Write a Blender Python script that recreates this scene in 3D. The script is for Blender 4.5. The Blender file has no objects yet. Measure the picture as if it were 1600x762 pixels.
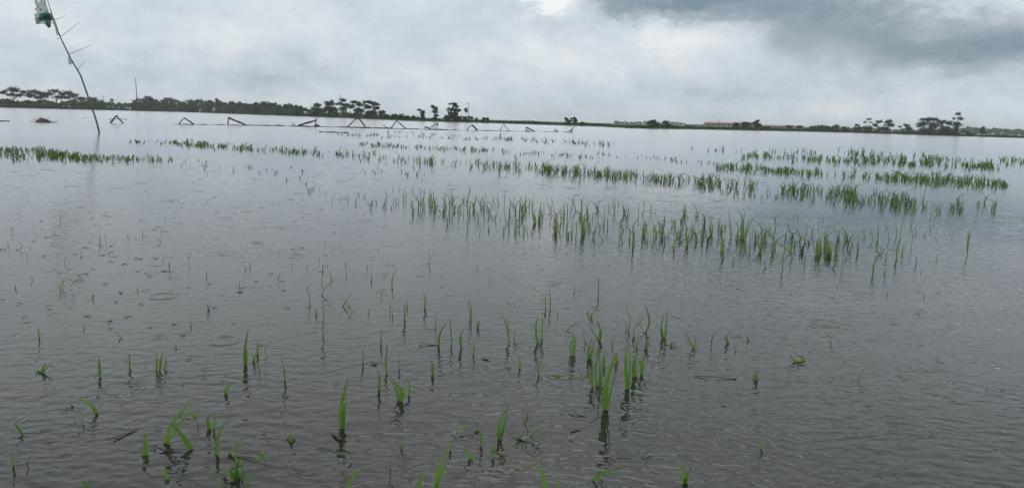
import bpy, math, random
from mathutils import Vector, Matrix, noise as mnoise
R = math.radians
random.seed(7)
scn = bpy.context.scene
COL = scn.collection

# ------------------------------------------------------------------ camera
H = 1.5                        # eye height over the water
F = 1160.0                     # focal length in photo pixels (photo 1600 x 762)
PITCH, ROLL = 9.46, 1.718
camd = bpy.data.cameras.new('camera')
cam = bpy.data.objects.new('camera', camd); COL.objects.link(cam)
camd.sensor_fit = 'HORIZONTAL'; camd.sensor_width = 36.0
camd.lens = 36.0 * F / 1600.0
camd.clip_start = 0.05; camd.clip_end = 8000
cam.matrix_world = Matrix.Translation((0, 0, H)) @ Matrix.Rotation(R(90 - PITCH), 4, 'X') @ Matrix.Rotation(R(ROLL), 4, 'Z')
scn.camera = cam
M3 = cam.matrix_world.to_3x3()

def ray(u, v):
    return M3 @ Vector(((u - 800) / F, -(v - 381) / F, -1.0))
def ground(u, v, z=0.0):
    d = ray(u, v); t = (z - H) / d.z
    return Vector((0, 0, H)) + d * t
def at_y(u, v, y):             # the point that stands at depth y
    d = ray(u, v); return Vector((0, 0, H)) + d * (y / d.y)
def hor(u): return 163.5 + 0.03 * u

# ------------------------------------------------------------------ object helpers
def mesh_obj(name, verts, faces, mat, parent=None, smooth=False, edges=None):
    me = bpy.data.meshes.new(name); me.from_pydata(verts, edges or [], faces); me.update()
    if smooth:
        me.polygons.foreach_set('use_smooth', [True] * len(me.polygons))
    me.materials.append(mat)
    o = bpy.data.objects.new(name, me); COL.objects.link(o)
    if parent is not None: o.parent = parent
    return o
def empty(name, loc):
    o = bpy.data.objects.new(name, None); COL.objects.link(o); o.location = loc
    o.empty_display_size = 0.1
    return o
def tag(o, label=None, cat=None, group=None, kind=None):
    if label: o['label'] = label
    if cat: o['category'] = cat
    if group: o['group'] = group
    if kind: o['kind'] = kind
    return o

class MB:
    def __init__(s): s.v = []; s.f = []
    def tube(s, pts, rads, n=6, cap=True):
        base = len(s.v); k = len(pts)
        for i, p in enumerate(pts):
            a = pts[max(i - 1, 0)]; b = pts[min(i + 1, k - 1)]
            t = (Vector(b) - Vector(a)).normalized()
            ref = Vector((0, 0, 1)) if abs(t.z) < 0.9 else Vector((1, 0, 0))
            x = t.cross(ref).normalized(); y = t.cross(x)
            for j in range(n):
                a_ = 2 * math.pi * j / n
                s.v.append(tuple(Vector(p) + (x * math.cos(a_) + y * math.sin(a_)) * rads[i]))
        for i in range(k - 1):
            for j in range(n):
                s.f.append((base + i * n + j, base + i * n + (j + 1) % n, base + (i + 1) * n + (j + 1) % n, base + (i + 1) * n + j))
        if cap:
            s.f.append(tuple(base + j for j in range(n)))
            s.f.append(tuple(base + (k - 1) * n + j for j in reversed(range(n))))
    def box(s, x0, x1, y0, y1, z0, z1):
        b = len(s.v)
        s.v += [(x, y, z) for z in (z0, z1) for y in (y0, y1) for x in (x0, x1)]
        for f in ((0, 2, 3, 1), (4, 5, 7, 6), (0, 1, 5, 4), (2, 6, 7, 3), (0, 4, 6, 2), (1, 3, 7, 5)):
            s.f.append(tuple(b + i for i in f))
    def leafquad(s, p, size, rnd, flat=0.0, nz=None):
        n = Vector((rnd.gauss(0, 1), rnd.gauss(0, 1), rnd.gauss(0, 1) + flat)).normalized()
        a = n.orthogonal().normalized(); ang = rnd.uniform(0, 6.28)
        a = a * math.cos(ang) + n.cross(a) * math.sin(ang); b = n.cross(a)
        l = size * rnd.uniform(.7, 1.35); w = l * rnd.uniform(.45, .8)
        bi = len(s.v)
        s.v += [tuple(p - a * l), tuple(p - b * w * .9 + a * l * .1), tuple(p + a * l), tuple(p + b * w + a * l * .15)]
        s.f.append((bi, bi + 1, bi + 2, bi + 3))
    def build(s, name, mat, parent=None, smooth=False): return mesh_obj(name, s.v, s.f, mat, parent, smooth)

# ------------------------------------------------------------------ materials
def mat_new(name):
    m = bpy.data.materials.new(name); m.use_nodes = True
    nt = m.node_tree; nt.nodes.clear()
    return m, nt
class NT:
    """small helper for wiring nodes"""
    def __init__(s, nt): s.nt = nt
    def n(s, t, **kw):
        x = s.nt.nodes.new(t)
        for k, v in kw.items(): setattr(x, k, v)
        return x
    def l(s, a, b): s.nt.links.new(a, b)
    def m(s, op, a, b=None, c=None, clamp=False):
        x = s.n('ShaderNodeMath', operation=op); x.use_clamp = clamp
        for i, q in enumerate((a, b, c)):
            if q is None: continue
            if isinstance(q, (int, float)): x.inputs[i].default_value = q
            else: s.l(q, x.inputs[i])
        return x.outputs[0]
    def vm(s, op, a, b=None):
        x = s.n('ShaderNodeVectorMath', operation=op)
        for i, q in enumerate((a, b)):
            if q is None: continue
            if isinstance(q, (tuple, list)): x.inputs[i].default_value = q
            else: s.l(q, x.inputs[i])
        return x
    def noise(s, vec, scale, detail=3, rough=.5, dim='3D'):
        x = s.n('ShaderNodeTexNoise', noise_dimensions=dim)
        x.inputs['Scale'].default_value = scale; x.inputs['Detail'].default_value = detail; x.inputs['Roughness'].default_value = rough
        if vec is not None: s.l(vec, x.inputs['Vector'])
        return x
    def ramp(s, fac, stops):
        x = s.n('ShaderNodeValToRGB'); el = x.color_ramp.elements
        while len(el) < len(stops): el.new(.5)
        for e, (p, c) in zip(el, stops): e.position = p; e.color = (*c, 1)
        s.l(fac, x.inputs[0]); return x.outputs[0]

def simple_mat(name, c1, c2, scale=3.0, rough=.8, bump=0.0, island=False, translucent=0.0, spec=.3, stretch=None, obj_rand=0.0, streak=False):
    m, nt = mat_new(name); N = NT(nt)
    out = N.n('ShaderNodeOutputMaterial'); p = N.n('ShaderNodeBsdfPrincipled')
    p.inputs['Roughness'].default_value = rough; p.inputs['Specular IOR Level'].default_value = spec
    tc = N.n('ShaderNodeTexCoord'); vec = tc.outputs['Object']
    if stretch: vec = N.vm('MULTIPLY', vec, stretch).outputs[0]
    no = N.noise(vec, scale, 4, .6); fac = no.outputs['Fac']
    fac = N.m('MULTIPLY_ADD', fac, 2.0, -0.5, clamp=True)
    if island:
        g = N.n('ShaderNodeNewGeometry')
        fac = N.m('MULTIPLY_ADD', fac, .35, N.m('MULTIPLY', g.outputs['Random Per Island'], .65), clamp=True)
    if obj_rand:
        oi = N.n('ShaderNodeObjectInfo')
        fac = N.m('MULTIPLY_ADD', N.m('SUBTRACT', oi.outputs['Random'], .5), obj_rand, fac, clamp=True)
    col = N.ramp(fac, [(0, c1), (1, c2)])
    if streak:      # pale veins along the leaf and a few yellowed patches
        sv_ = N.noise(N.vm('MULTIPLY', tc.outputs['Object'], (1, 1, .06)).outputs[0], 260, 2, .6)
        hs = N.n('ShaderNodeHueSaturation'); N.l(N.m('MULTIPLY_ADD', sv_.outputs['Fac'], .9, .55), hs.inputs['Value']); N.l(col, hs.inputs['Color'])
        yn = N.noise(tc.outputs['Object'], 22, 2, .5); mxc = N.n('ShaderNodeMix', data_type='RGBA')
        N.l(N.m('MULTIPLY_ADD', yn.outputs['Fac'], 3.2, -1.75, clamp=True), mxc.inputs[0]); N.l(hs.outputs[0], mxc.inputs[6]); mxc.inputs[7].default_value = (.23, .24, .06, 1)
        at = N.n('ShaderNodeAttribute', attribute_name='along'); mt = N.n('ShaderNodeMix', data_type='RGBA')
        tp = N.m('ADD', at.outputs['Fac'], N.m('MULTIPLY_ADD', N.n('ShaderNodeObjectInfo').outputs['Random'], .3, -.2))
        N.l(N.m('MULTIPLY_ADD', tp, 6.0, -5.1, clamp=True), mt.inputs[0]); N.l(mxc.outputs[2], mt.inputs[6]); mt.inputs[7].default_value = (.30, .25, .09, 1)
        col = mt.outputs[2]
    N.l(col, p.inputs['Base Color'])
    if bump:
        b = N.n('ShaderNodeBump'); b.inputs['Strength'].default_value = bump; b.inputs['Distance'].default_value = .05
        N.l(no.outputs['Fac'], b.inputs['Height']); N.l(b.outputs[0], p.inputs['Normal'])
    if translucent:
        t = N.n('ShaderNodeBsdfTranslucent'); N.l(col, t.inputs['Color'])
        mx = N.n('ShaderNodeMixShader'); mx.inputs[0].default_value = translucent
        N.l(p.outputs[0], mx.inputs[1]); N.l(t.outputs[0], mx.inputs[2]); N.l(mx.outputs[0], out.inputs[0])
    else: N.l(p.outputs[0], out.inputs[0])
    return m

M_blade = simple_mat('rice_leaf', (.07, .18, .024), (.18, .33, .06), 9, .55, 0, True, .42, .25, obj_rand=.5, streak=True)
M_blade_pale = simple_mat('yellow_green_rice_leaf', (.10, .19, .045), (.22, .34, .095), 9, .55, 0, True, .42, .2, obj_rand=.5, streak=True)
M_blade_dark = simple_mat('drowned_rice_leaf', (.030, .050, .020), (.085, .115, .042), 9, .6, 0, True, .2, .2, obj_rand=.5)
M_crown = [simple_mat('tree_leaves', (.024, .060, .024), (.068, .135, .050), .35, .75, 0, True, .15, .15, obj_rand=.5),
           simple_mat('tree_leaves_olive', (.030, .072, .022), (.08, .155, .046), .35, .75, 0, True, .15, .15, obj_rand=.5)]
M_bark = simple_mat('tree_bark', (.05, .042, .033), (.11, .095, .075), 2, .9, .4)
M_bamboo = simple_mat('weathered_bamboo', (.085, .078, .066), (.20, .182, .15), 4, .7, .2, stretch=(1, 1, .3))
M_bamboo_dark = simple_mat('wet_bamboo', (.035, .03, .024), (.085, .072, .055), 4, .6, .2)
M_twig = simple_mat('grey_twig', (.12, .11, .10), (.2, .185, .17), 5, .8)
M_pole = simple_mat('concrete_pole', (.22, .22, .21), (.33, .33, .32), 2, .85)
M_pole_dark = simple_mat('dark_pole', (.06, .06, .058), (.12, .12, .115), 2, .85)
M_debris = simple_mat('wet_debris', (.025, .02, .014), (.075, .06, .042), 5, .85, .5)
M_earth = simple_mat('dry_earth', (.045, .042, .035), (.125, .112, .09), 9, .95, .6)
M_bank = simple_mat('bank_soil_grass', (.035, .06, .02), (.075, .105, .036), .08, .95)
M_bankgrass = simple_mat('bank_grass', (.03, .055, .02), (.075, .115, .036), .05, .9, 0, True, .2, .1)
M_plastic = None
M_roof = simple_mat('salmon_roof', (.38, .26, .23), (.50, .36, .32), .35, .7)
M_wall = simple_mat('buff_wall', (.38, .33, .24), (.5, .45, .34), .7, .9)
M_white = simple_mat('white_paint', (.6, .6, .58), (.78, .78, .76), .9, .8)
M_darkhole = simple_mat('dark_opening', (.02, .02, .02), (.035, .035, .035), 1, .6)
M_tarp = simple_mat('black_tarp', (.008, .009, .012), (.018, .02, .026), 3, .85, .4, spec=.1)
M_mud = simple_mat('field_mud', (.042, .046, .036), (.085, .09, .07), 2.5, .95, .5)
M_leafdead = simple_mat('dead_leaf', (.10, .075, .05), (.19, .145, .10), 30, .8, .3)

def plastic_mat(name, col, alpha):
    m, nt = mat_new(name); N = NT(nt); out = N.n('ShaderNodeOutputMaterial')
    p = N.n('ShaderNodeBsdfPrincipled'); p.inputs['Roughness'].default_value = .35
    tc = N.n('ShaderNodeTexCoord'); no = N.noise(tc.outputs['Object'], 7, 4, .6)
    f = N.m('MULTIPLY_ADD', no.outputs['Fac'], 2.2, -.6, clamp=True)
    N.l(N.ramp(f, [(0, tuple(c * .6 for c in col)), (1, col)]), p.inputs['Base Color'])
    tl = N.n('ShaderNodeBsdfTranslucent'); tl.inputs['Color'].default_value = (*col, 1)
    mx = N.n('ShaderNodeMixShader'); mx.inputs[0].default_value = .45
    N.l(p.outputs[0], mx.inputs[1]); N.l(tl.outputs[0], mx.inputs[2])
    tr = N.n('ShaderNodeBsdfTransparent'); m2 = N.n('ShaderNodeMixShader')
    N.l(N.m('MULTIPLY_ADD', f, .3, alpha - .15, clamp=True), m2.inputs[0])
    N.l(tr.outputs[0], m2.inputs[1]); N.l(mx.outputs[0], m2.inputs[2]); N.l(m2.outputs[0], out.inputs[0])
    return m
M_film = plastic_mat('clear_plastic', (.40, .46, .46), .5)
M_film_green = plastic_mat('green_plastic', (.05, .30, .22), .85)
M_film_black = plastic_mat('dark_plastic', (.03, .14, .11), .8)

# ---------------------------------------------------------------- water shader
def water_mat():
    m, nt = mat_new('flood_water'); N = NT(nt); out = N.n('ShaderNodeOutputMaterial')
    pos = N.n('ShaderNodeNewGeometry').outputs['Position']
    flat = N.vm('MULTIPLY', pos, (1, 1, 0)).outputs[0]
    # drift the ripple pattern with a slow warp so it never repeats in rows
    warp = N.noise(flat, .9, 2); wv = N.vm('SCALE', N.vm('SUBTRACT', warp.outputs['Color'], (.5, .5, .5)).outputs[0]); wv.inputs['Scale'].default_value = .35
    wp = N.vm('ADD', flat, wv.outputs[0]).outputs[0]
    def rot(vec, deg, sc):
        mp = N.n('ShaderNodeMapping'); mp.inputs['Rotation'].default_value = (0, 0, R(deg)); mp.inputs['Scale'].default_value = sc
        N.l(vec, mp.inputs['Vector']); return mp.outputs[0]
    gust = N.noise(rot(flat, 12, (.5, 1, 1)), .33, 3, .55)            # patches of stronger and weaker ripple
    g = N.m('MULTIPLY_ADD', gust.outputs['Fac'], 2.8, -.9, clamp=True)
    r1 = N.noise(rot(wp, 8, (.66, 1, 1)), 19, 1, .4)
    r2 = N.noise(rot(wp, -20, (.62, 1, 1)), 10.5, 1, .4)
    r3 = N.noise(rot(wp, 6, (.5, 1, 1)), 2.2, 1, .5)
    r4 = N.noise(rot(flat, 4, (.4, 1, 1)), 40, 1, .5)
    h = N.m('MULTIPLY', r1.outputs['Fac'], .0185)
    h = N.m('MULTIPLY_ADD', r2.outputs['Fac'], .0165, h)
    h = N.m('MULTIPLY_ADD', r4.outputs['Fac'], .0014, h)
    h = N.m('MULTIPLY', h, N.m('MULTIPLY_ADD', g, .85, .42))
    h = N.m('MULTIPLY_ADD', r3.outputs['Fac'], .008, h)
    # the open water lies calmer than the shallow end among the seedlings
    ln = N.vm('LENGTH', flat).outputs['Value']
    calm = N.m('DIVIDE', 1.0, N.m('MULTIPLY_ADD', N.m('POWER', N.m('DIVIDE', ln, 5.0), 1.7), 1.0, 1.0))
    h = N.m('MULTIPLY', h, calm)
    # rain: one voronoi cell = one drop; most cells hold nothing
    def drops(scale, off, ring_amp, lam, w, gate, dip):
        v = N.n('ShaderNodeTexVoronoi', feature='F1', voronoi_dimensions='2D'); v.inputs['Scale'].default_value = scale
        v.inputs['Randomness'].default_value = .8
        N.l(N.vm('ADD', flat, off).outputs[0], v.inputs['Vector'])
        d = N.m('DIVIDE', v.outputs['Distance'], scale)
        sep = N.n('ShaderNodeSeparateColor'); N.l(v.outputs['Color'], sep.inputs[0])
        on = N.m('GREATER_THAN', sep.outputs[0], gate)
        r = N.m('MULTIPLY', N.m('POWER', sep.outputs[1], 1.6), .22 / scale)
        e = N.m('DIVIDE', N.m('SUBTRACT', d, r), w)
        env = N.m('EXPONENT', N.m('MULTIPLY', N.m('MULTIPLY', e, e), -1.0))
        s = N.m('SINE', N.m('MULTIPLY', N.m('SUBTRACT', d, r), 6.283 / lam))
        ring = N.m('MULTIPLY', N.m('MULTIPLY', N.m('MULTIPLY', s, env), on), N.m('MULTIPLY_ADD', sep.outputs[1], -.75 * ring_amp, ring_amp))
        e2 = N.m('DIVIDE', d, dip[1])
        dd = N.m('MULTIPLY', N.m('MULTIPLY', N.m('EXPONENT', N.m('MULTIPLY', N.m('MULTIPLY', e2, e2), -1.0)), N.m('GREATER_THAN', sep.outputs[2], dip[2])), dip[0])
        return N.m('ADD', ring, dd)
    h = N.m('ADD', h, drops(1.1, (0, 0, 0), .0017, .036, .045, .5, (-.009, .030, .5)))
    h = N.m('ADD', h, drops(2.3, (3.37, 1.91, 0), .0012, .026, .026, .8, (-.007, .02, .5)))
    brk = N.noise(flat, 7, 1)                       # rings are broken by the wind ripple
    for (u, v, rpx) in RINGS:
        c = ground(u, v); rr = rpx * (c - Vector((0, 0, H))).length / F
        d = N.vm('DISTANCE', flat, (c.x, c.y, 0)).outputs['Value']
        e = N.m('DIVIDE', N.m('SUBTRACT', d, rr), .03)
        env = N.m('EXPONENT', N.m('MULTIPLY', N.m('MULTIPLY', e, e), -1.0))
        s = N.m('SINE', N.m('MULTIPLY', N.m('SUBTRACT', d, rr), 6.283 / .04))
        h = N.m('MULTIPLY_ADD', N.m('MULTIPLY', N.m('MULTIPLY', s, env), N.m('MULTIPLY_ADD', brk.outputs['Fac'], 3.0, -.9, clamp=True)), .0030, h)
    b = N.n('ShaderNodeBump'); b.inputs['Strength'].default_value = 1.0; b.inputs['Distance'].default_value = 1.0
    N.l(h, b.inputs['Height'])
    fr = N.n('ShaderNodeFresnel'); fr.inputs['IOR'].default_value = 1.33; half = N.vm('NORMALIZE', N.vm('ADD', N.vm('MULTIPLY', b.outputs[0], (.75, .75, .75)).outputs[0], (0, 0, .25)).outputs[0]); N.l(half.outputs[0], fr.inputs['Normal'])
    gl = N.n('ShaderNodeBsdfGlossy'); mr = N.n('ShaderNodeMapRange'); mr.inputs['From Min'].default_value = 5; mr.inputs['From Max'].default_value = 45; mr.inputs['To Min'].default_value = .015; mr.inputs['To Max'].default_value = .15; N.l(ln, mr.inputs['Value']); N.l(mr.outputs[0], gl.inputs['Roughness']); gl.inputs['Color'].default_value = (.97, .98, 1, 1)
    N.l(b.outputs[0], gl.inputs['Normal'])
    silt = N.noise(flat, .5, 4, .6)
    col = N.ramp(silt.outputs['Fac'], [(.3, (.027, .034, .029)), (.7, (.052, .054, .043))])
    df = N.n('ShaderNodeBsdfDiffuse'); N.l(col, df.inputs['Color'])
    tr = N.n('ShaderNodeBsdfTransparent'); tr.inputs['Color'].default_value = (.54, .60, .48, 1)
    body = N.n('ShaderNodeMixShader'); body.inputs[0].default_value = .62
    N.l(tr.outputs[0], body.inputs[1]); N.l(df.outputs[0], body.inputs[2])
    mx = N.n('ShaderNodeMixShader'); N.l(fr.outputs[0], mx.inputs[0]); N.l(body.outputs[0], mx.inputs[1]); N.l(gl.outputs[0], mx.inputs[2])
    N.l(mx.outputs[0], out.inputs[0])
    return m
RINGS = [(1415, 665, 34), (1030, 602, 26), (1010, 665, 26), (350, 533, 22), (255, 463, 18), (1131, 441, 22), (495, 722, 40),
         (1040, 728, 30), (1018, 567, 17), (1290, 506, 18), (75, 656, 36), (190, 608, 26)]

# ---------------------------------------------------------------- setting
# water: nothing but one sheet, finer near the eye
def sheet(name, xs, ys, zf, mat):
    v = [(x, y, zf(x, y)) for y in ys for x in xs]; nx = len(xs)
    f = [(j * nx + i, j * nx + i + 1, (j + 1) * nx + i + 1, (j + 1) * nx + i) for j in range(len(ys) - 1) for i in range(nx - 1)]
    return mesh_obj(name, v, f, mat)
xs = [-1500, -600, -200, -60, -20, 0, 20, 60, 200, 600, 1500]
tag(sheet('flood_water', xs, [-60, -10, 0, 10, 30, 80, 200, 500, 900], lambda x, y: 0.0, water_mat()), kind='structure')
tag(sheet('field_bed', [-2600, -60, -20, -8, -4, 0, 4, 8, 20, 60, 2600], [-90, -10, 0, 4, 8, 20, 60, 900, 3000], lambda x, y: -0.16, M_mud), kind='structure')

SHORE = [(-500, 166.5 - 15), (-200, 162.3), (0, 168), (300, 175.4), (550, 184.8), (640, 189), (760, 192.3), (940, 198), (985, 200.6), (1100, 202.6), (1300, 206.6), (1600, 216), (1800, 222), (2100, 231)]
def shore_v(u):
    for (a, va), (b, vb) in zip(SHORE, SHORE[1:]):
        if a <= u <= b: return va + (vb - va) * (u - a) / (b - a)
    return hor(u) + 4
def shore(u, z=0.0): return ground(u, shore_v(u) , z)
def far(u, d):                 # the ground point in the direction of u at distance d
    p = shore(u); return Vector((p.x, p.y, 0)).normalized() * d
def sdist(u): p = shore(u); return math.hypot(p.x, p.y)
bv, bf = [], []
us = list(range(-500, 2101, 10)); steps = [(0, -.3), (.6, .12), (2.5, .38), (9, .5), (40, .6), (300, .6), (1800, .6)]
for u in us:
    p = shore(u); d0 = math.hypot(p.x, p.y); dr = Vector((p.x, p.y, 0)) / d0
    jit = 4.5 * (mnoise.noise(Vector((u * .045, 3, 0)))) + 2.0 * mnoise.noise(Vector((u * .16, 9, 0)))
    for (s, z) in steps:
        q = dr * (d0 + s + jit); zz = z + (.14 * mnoise.noise(Vector((u * .09, s, 1))) if s > .1 else 0)
        bv.append((q.x, q.y, zz))
k = len(steps)
for i in range(len(us) - 1):
    for j in range(k - 1):
        bf.append((i * k + j, (i + 1) * k + j, (i + 1) * k + j + 1, i * k + j + 1))
tag(mesh_obj('far_bank', bv, bf, M_bank, smooth=True), kind='structure')
# tall grass and weeds along the bank, far too many to count
g = MB(); rnd = random.Random(3)
for i in range(26000):
    u = rnd.uniform(-60, 1680); d0 = sdist(u)
    s = rnd.random() ** 1.6 * 26 + 1.2
    p = far(u, d0 + s + 4.5 * mnoise.noise(Vector((u * .045, 3, 0))) + 2.0 * mnoise.noise(Vector((u * .16, 9, 0))))
    patch = mnoise.noise(Vector((u * .02, s * .05, 5))) + mnoise.noise(Vector((u * .11, s * .2, 8))) * .6
    if 760 < u < 920: patch += .35
    if 945 < u < 1275: patch += .40
    hh = max(.18, .55 + .75 * patch) * rnd.uniform(.6, 1.3) * d0 / 350
    w = rnd.uniform(.12, .35) * d0 / 350; a = rnd.uniform(0, 3.14); dx, dy = math.cos(a) * w, math.sin(a) * w
    z0 = .3 if s > 2 else .02; lx, ly = rnd.gauss(0, .2) * hh, rnd.gauss(0, .2) * hh
    b = len(g.v)
    g.v += [(p.x - dx, p.y - dy, z0), (p.x + dx, p.y + dy, z0), (p.x + dx * .5 + lx, p.y + dy * .5 + ly, z0 + hh), (p.x - dx * .7 + lx, p.y - dy * .7 + ly, z0 + hh * .8)]
    g.f.append((b, b + 1, b + 2, b + 3))
tag(g.build('bank_grass', M_bankgrass), 'rough green grass and weeds along the far bank', 'grass', kind='stuff')

# ---------------------------------------------------------------- trees
TREES = []
def make_tree(name, u, back, clumps, label, cat='tree', group=None, mat=0, leaf=.34, dens=1.0, trunk=None, seed=0, base_dy=0.0):
    """clumps: (dx, height, rx, rz) in photo pixels above the bank at that distance."""
    rnd = random.Random(seed * 77 + int(u * 10))
    d = sdist(u) + back; p = far(u, d); sc = math.hypot(p.x, p.y) / F
    z0 = .45
    root = empty(name, (p.x, p.y, z0)); root.rotation_euler.z = math.atan2(-p.x, p.y) * 1.0
    cr = MB(); tk = MB(); top = 0
    # height in pixels counts from the waterline: drop what the bank raises
    off = -(z0) / sc + base_dy + (hor(u) + H / sc - shore_v(u))
    for (dx, hh, rx, rz) in clumps:
        c = Vector((dx * sc, rnd.uniform(-.35, .35) * rx * sc, (hh + off) * sc)); rx_, rz_ = rx * sc, rz * sc
        n = int(dens * 120 * rx * rz * .34 * (.34 / leaf) ** .9) + 110
        subs = []
        for q in range(int(rx * rz * .5) + 9):       # smaller tufts inside the clump give it an uneven edge
            dv = Vector((rnd.gauss(0, 1), rnd.gauss(0, 1), rnd.gauss(0, 1))).normalized() * rnd.uniform(.1, .95)
            subs.append(Vector((dv.x * rx_ * 1.15, dv.y * rx_, dv.z * rz_)))
        for q in range(n):
            sp = rnd.choice(subs)
            cl = (rx_ * rz_) ** .5 * .30
            pt = c + sp + Vector((rnd.gauss(0, cl * .8), rnd.gauss(0, cl * .8), rnd.gauss(0, cl * .6)))
            if pt.z < .1: pt.z = rnd.uniform(.1, .6)
            cr.leafquad(pt, leaf * rnd.uniform(.5, 1.1), rnd, .9)
    if trunk != 'none':
        allx = sum(c[0] * c[2] for c in clumps) / sum(c[2] for c in clumps); bx = trunk[0] * sc if trunk else allx * sc * .6
        hmin = min(c[1] for c in clumps) + off; htop = max(c[1] for c in clumps) + off
        fork = Vector((bx * 1.1, 0, max(.8, (hmin * .62) * sc))); r0 = max(.10, (trunk[1] if trunk else .035) * htop * sc * .5 + .04)
        tk.tube([Vector((bx, 0, -.5)), Vector((bx * 1.02, .05, fork.z * .5)), fork], [r0 * 1.25, r0, r0 * .85], 6)
        for (dx, hh, rx, rz) in clumps:
            e = Vector((dx * sc, 0, (hh + off) * sc)); mid = fork.lerp(e, .55) + Vector((0, rnd.uniform(-.3, .3), .12 * (e.z - fork.z)))
            tk.tube([fork - Vector((0, 0, .1)), mid, e], [r0 * .6, r0 * .38, r0 * .12], 5, False)
        tk.build('trunk', M_bark, root)
    cr.build('crown', M_crown[mat], root)
    tag(root, label, cat, group); TREES.append(root); return root
LW = 'trees of the long dark wood on the left bank'
mk = make_tree
mk('umbrella_tree', 23, 14, [(0, 23.5, 9, 3.2), (-11, 20, 7, 2.4), (11, 21, 8, 2.6), (-3, 18, 6, 2.2), (5, 17, 8, 2.2)], 'flat topped spreading tree standing highest at the far left end of the bank', trunk=(0, .05), leaf=.3, seed=1)
mk('umbrella_tree', 61, 18, [(-2, 21, 9, 3), (-9, 17, 6, 3), (8, 19, 7, 3), (3, 15, 8, 3)], 'round crowned spreading tree beside the flat topped tree at far left', trunk=(0, .05), leaf=.32, seed=2)
mk('umbrella_tree', 89, 20, [(-1, 23.5, 8, 2.5), (-8, 20, 6, 2.5), (8, 20, 8, 2.5), (2, 16, 9, 2.5)], 'ragged spreading tree with sky gaps, left of the leaning bamboo pole', trunk=(0, .05), leaf=.3, seed=3)
mk('umbrella_tree', 112, 16, [(-4, 22, 7, 3), (4, 19, 8, 3), (11, 15, 6, 3), (-6, 16, 6, 3), (6, 11, 8, 4)], 'spreading tree sloping down to the right, nearest the leaning bamboo pole', trunk=(1, .05), leaf=.32, seed=4)
mk('round_tree', 147, 10, [(0, 14, 9, 4), (-8, 9, 8, 5), (8, 9, 8, 5), (0, 5, 14, 5)], 'low rounded tree right behind the leaning bamboo pole', mat=1, seed=5)
mk('small_tree', 176, 25, [(0, 14.5, 3, 2.6), (0, 10, 3, 2.5)], 'tiny lollipop tree in the gap left of the tall thin mast', leaf=.25, seed=6)
woods = [(208, 12, 6), (214, 16, 7), (222, 19, 8), (234, 21.5, 9), (246, 17, 8), (255, 17.5, 7), (264, 22, 8), (275, 18, 8), (286, 16, 8), (296, 18.5, 9), (310, 20.5, 9),
         (322, 18, 8), (329, 20, 7), (341, 21.5, 6), (352, 17.5, 8), (364, 19, 8), (376, 18, 9), (389, 17, 8), (402, 19, 8), (414, 21.5, 8), (426, 20, 8), (437, 17, 7), (449, 18.5, 8), (460, 17, 7), (468, 17, 7), (477, 13, 7)]
for i, (u, top, w) in enumerate(woods):
    r_ = random.Random(i)
    cl = [(r_.uniform(-1, 1), top * .80, w * .72, top * .17), (-w * .5, top * .58, w * .6, top * .2), (w * .5, top * .6, w * .6, top * .2), (0, top * .32, w * 1.05, top * .26)]
    mk('wood_tree', u, 6 + 14 * ((i * 7) % 3), cl, 'dense dark tree in the long unbroken wood between the mast and the concrete pole', 'tree', LW, mat=i % 2, leaf=.48, dens=.8, seed=30 + i)
mk('bushy_tree', 497, 8, [(0, 17, 7, 3), (-4, 11, 7, 4), (5, 10, 7, 4), (0, 5, 11, 4)], 'low bushy tree closing the right end of the long wood', seed=60)
mk('round_tree', 519, 10, [(-2, 21, 8, 4), (-6, 14, 8, 4), (3, 13, 8, 4), (0, 6, 11, 5)], 'rounded tree left of the pale concrete pole', seed=61)
mk('layered_tree', 536, 14, [(0, 26, 6.5, 2.2), (-5, 21, 6, 2.5), (5, 20, 6, 2.5), (0, 14, 8, 3.5), (0, 6, 10, 4)], 'tallest tree of the clump, its flat top right behind the concrete pole', leaf=.28, seed=62)
mk('spreading_tree', 557, 10, [(-2, 24.5, 8, 2.2), (6, 21, 7, 2.5), (-7, 18, 7, 3), (4, 12, 9, 4), (0, 6, 11, 4)], 'spreading tree right of the concrete pole with pale gaps in its crown', leaf=.28, mat=1, seed=63)
mk('spreading_tree', 580, 12, [(-3, 25.5, 8, 2.4), (6, 23, 7, 2.4), (-5, 18, 7, 3), (7, 17, 6, 3), (0, 10, 10, 4), (2, 5, 11, 3)], 'spreading tree at the right end of the clump by the concrete pole', leaf=.28, seed=64)
mk('shrub', 596, 8, [(0, 11, 5, 3), (1, 6, 6, 4)], 'dark shrub at the foot of the clump, on its right', 'shrub', seed=65)
for i, (u, t) in enumerate([(606, 9), (616, 10), (626, 9), (637, 8), (646, 8)]):
    mk('bush', u, 6, [(0, t * .65, 6, t * .3), (0, t * .3, 7, t * .3)], 'low green bush in the hedge between the tree clump and the leaning small tree', 'bush', 'bushes of the low hedge right of the tree clump', mat=1, leaf=.25, seed=70 + i, trunk='none')
mk('small_tree', 658, 7, [(-3, 17.5, 4, 1.8), (2, 14, 4, 3), (3, 8, 4, 4), (-1, 4, 6, 3)], 'small dark tree with its top leaning left, right of the low hedge', leaf=.22, seed=80)
mk('small_tree', 679, 7, [(-3, 22.5, 4, 2.2), (3, 20, 4, 2.5), (0, 15, 4.5, 3), (2, 9, 4.5, 3), (-1, 5, 4, 3)], 'slender free standing tree with a crooked leafy column', leaf=.22, trunk=(0, .05), seed=81)
mk('layered_tree', 709, 6, [(-1, 28, 6, 2), (2, 24, 5, 2), (-3, 19, 8, 2.6), (5, 19, 6, 2.4), (0, 13, 10, 3), (-6, 8, 8, 3.5), (4, 7, 9, 4), (-10, 6, 5, 3)], 'dark layered tree standing alone left of the black hut, wide at its foot', leaf=.24, trunk=(1, .045), seed=82)
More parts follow.
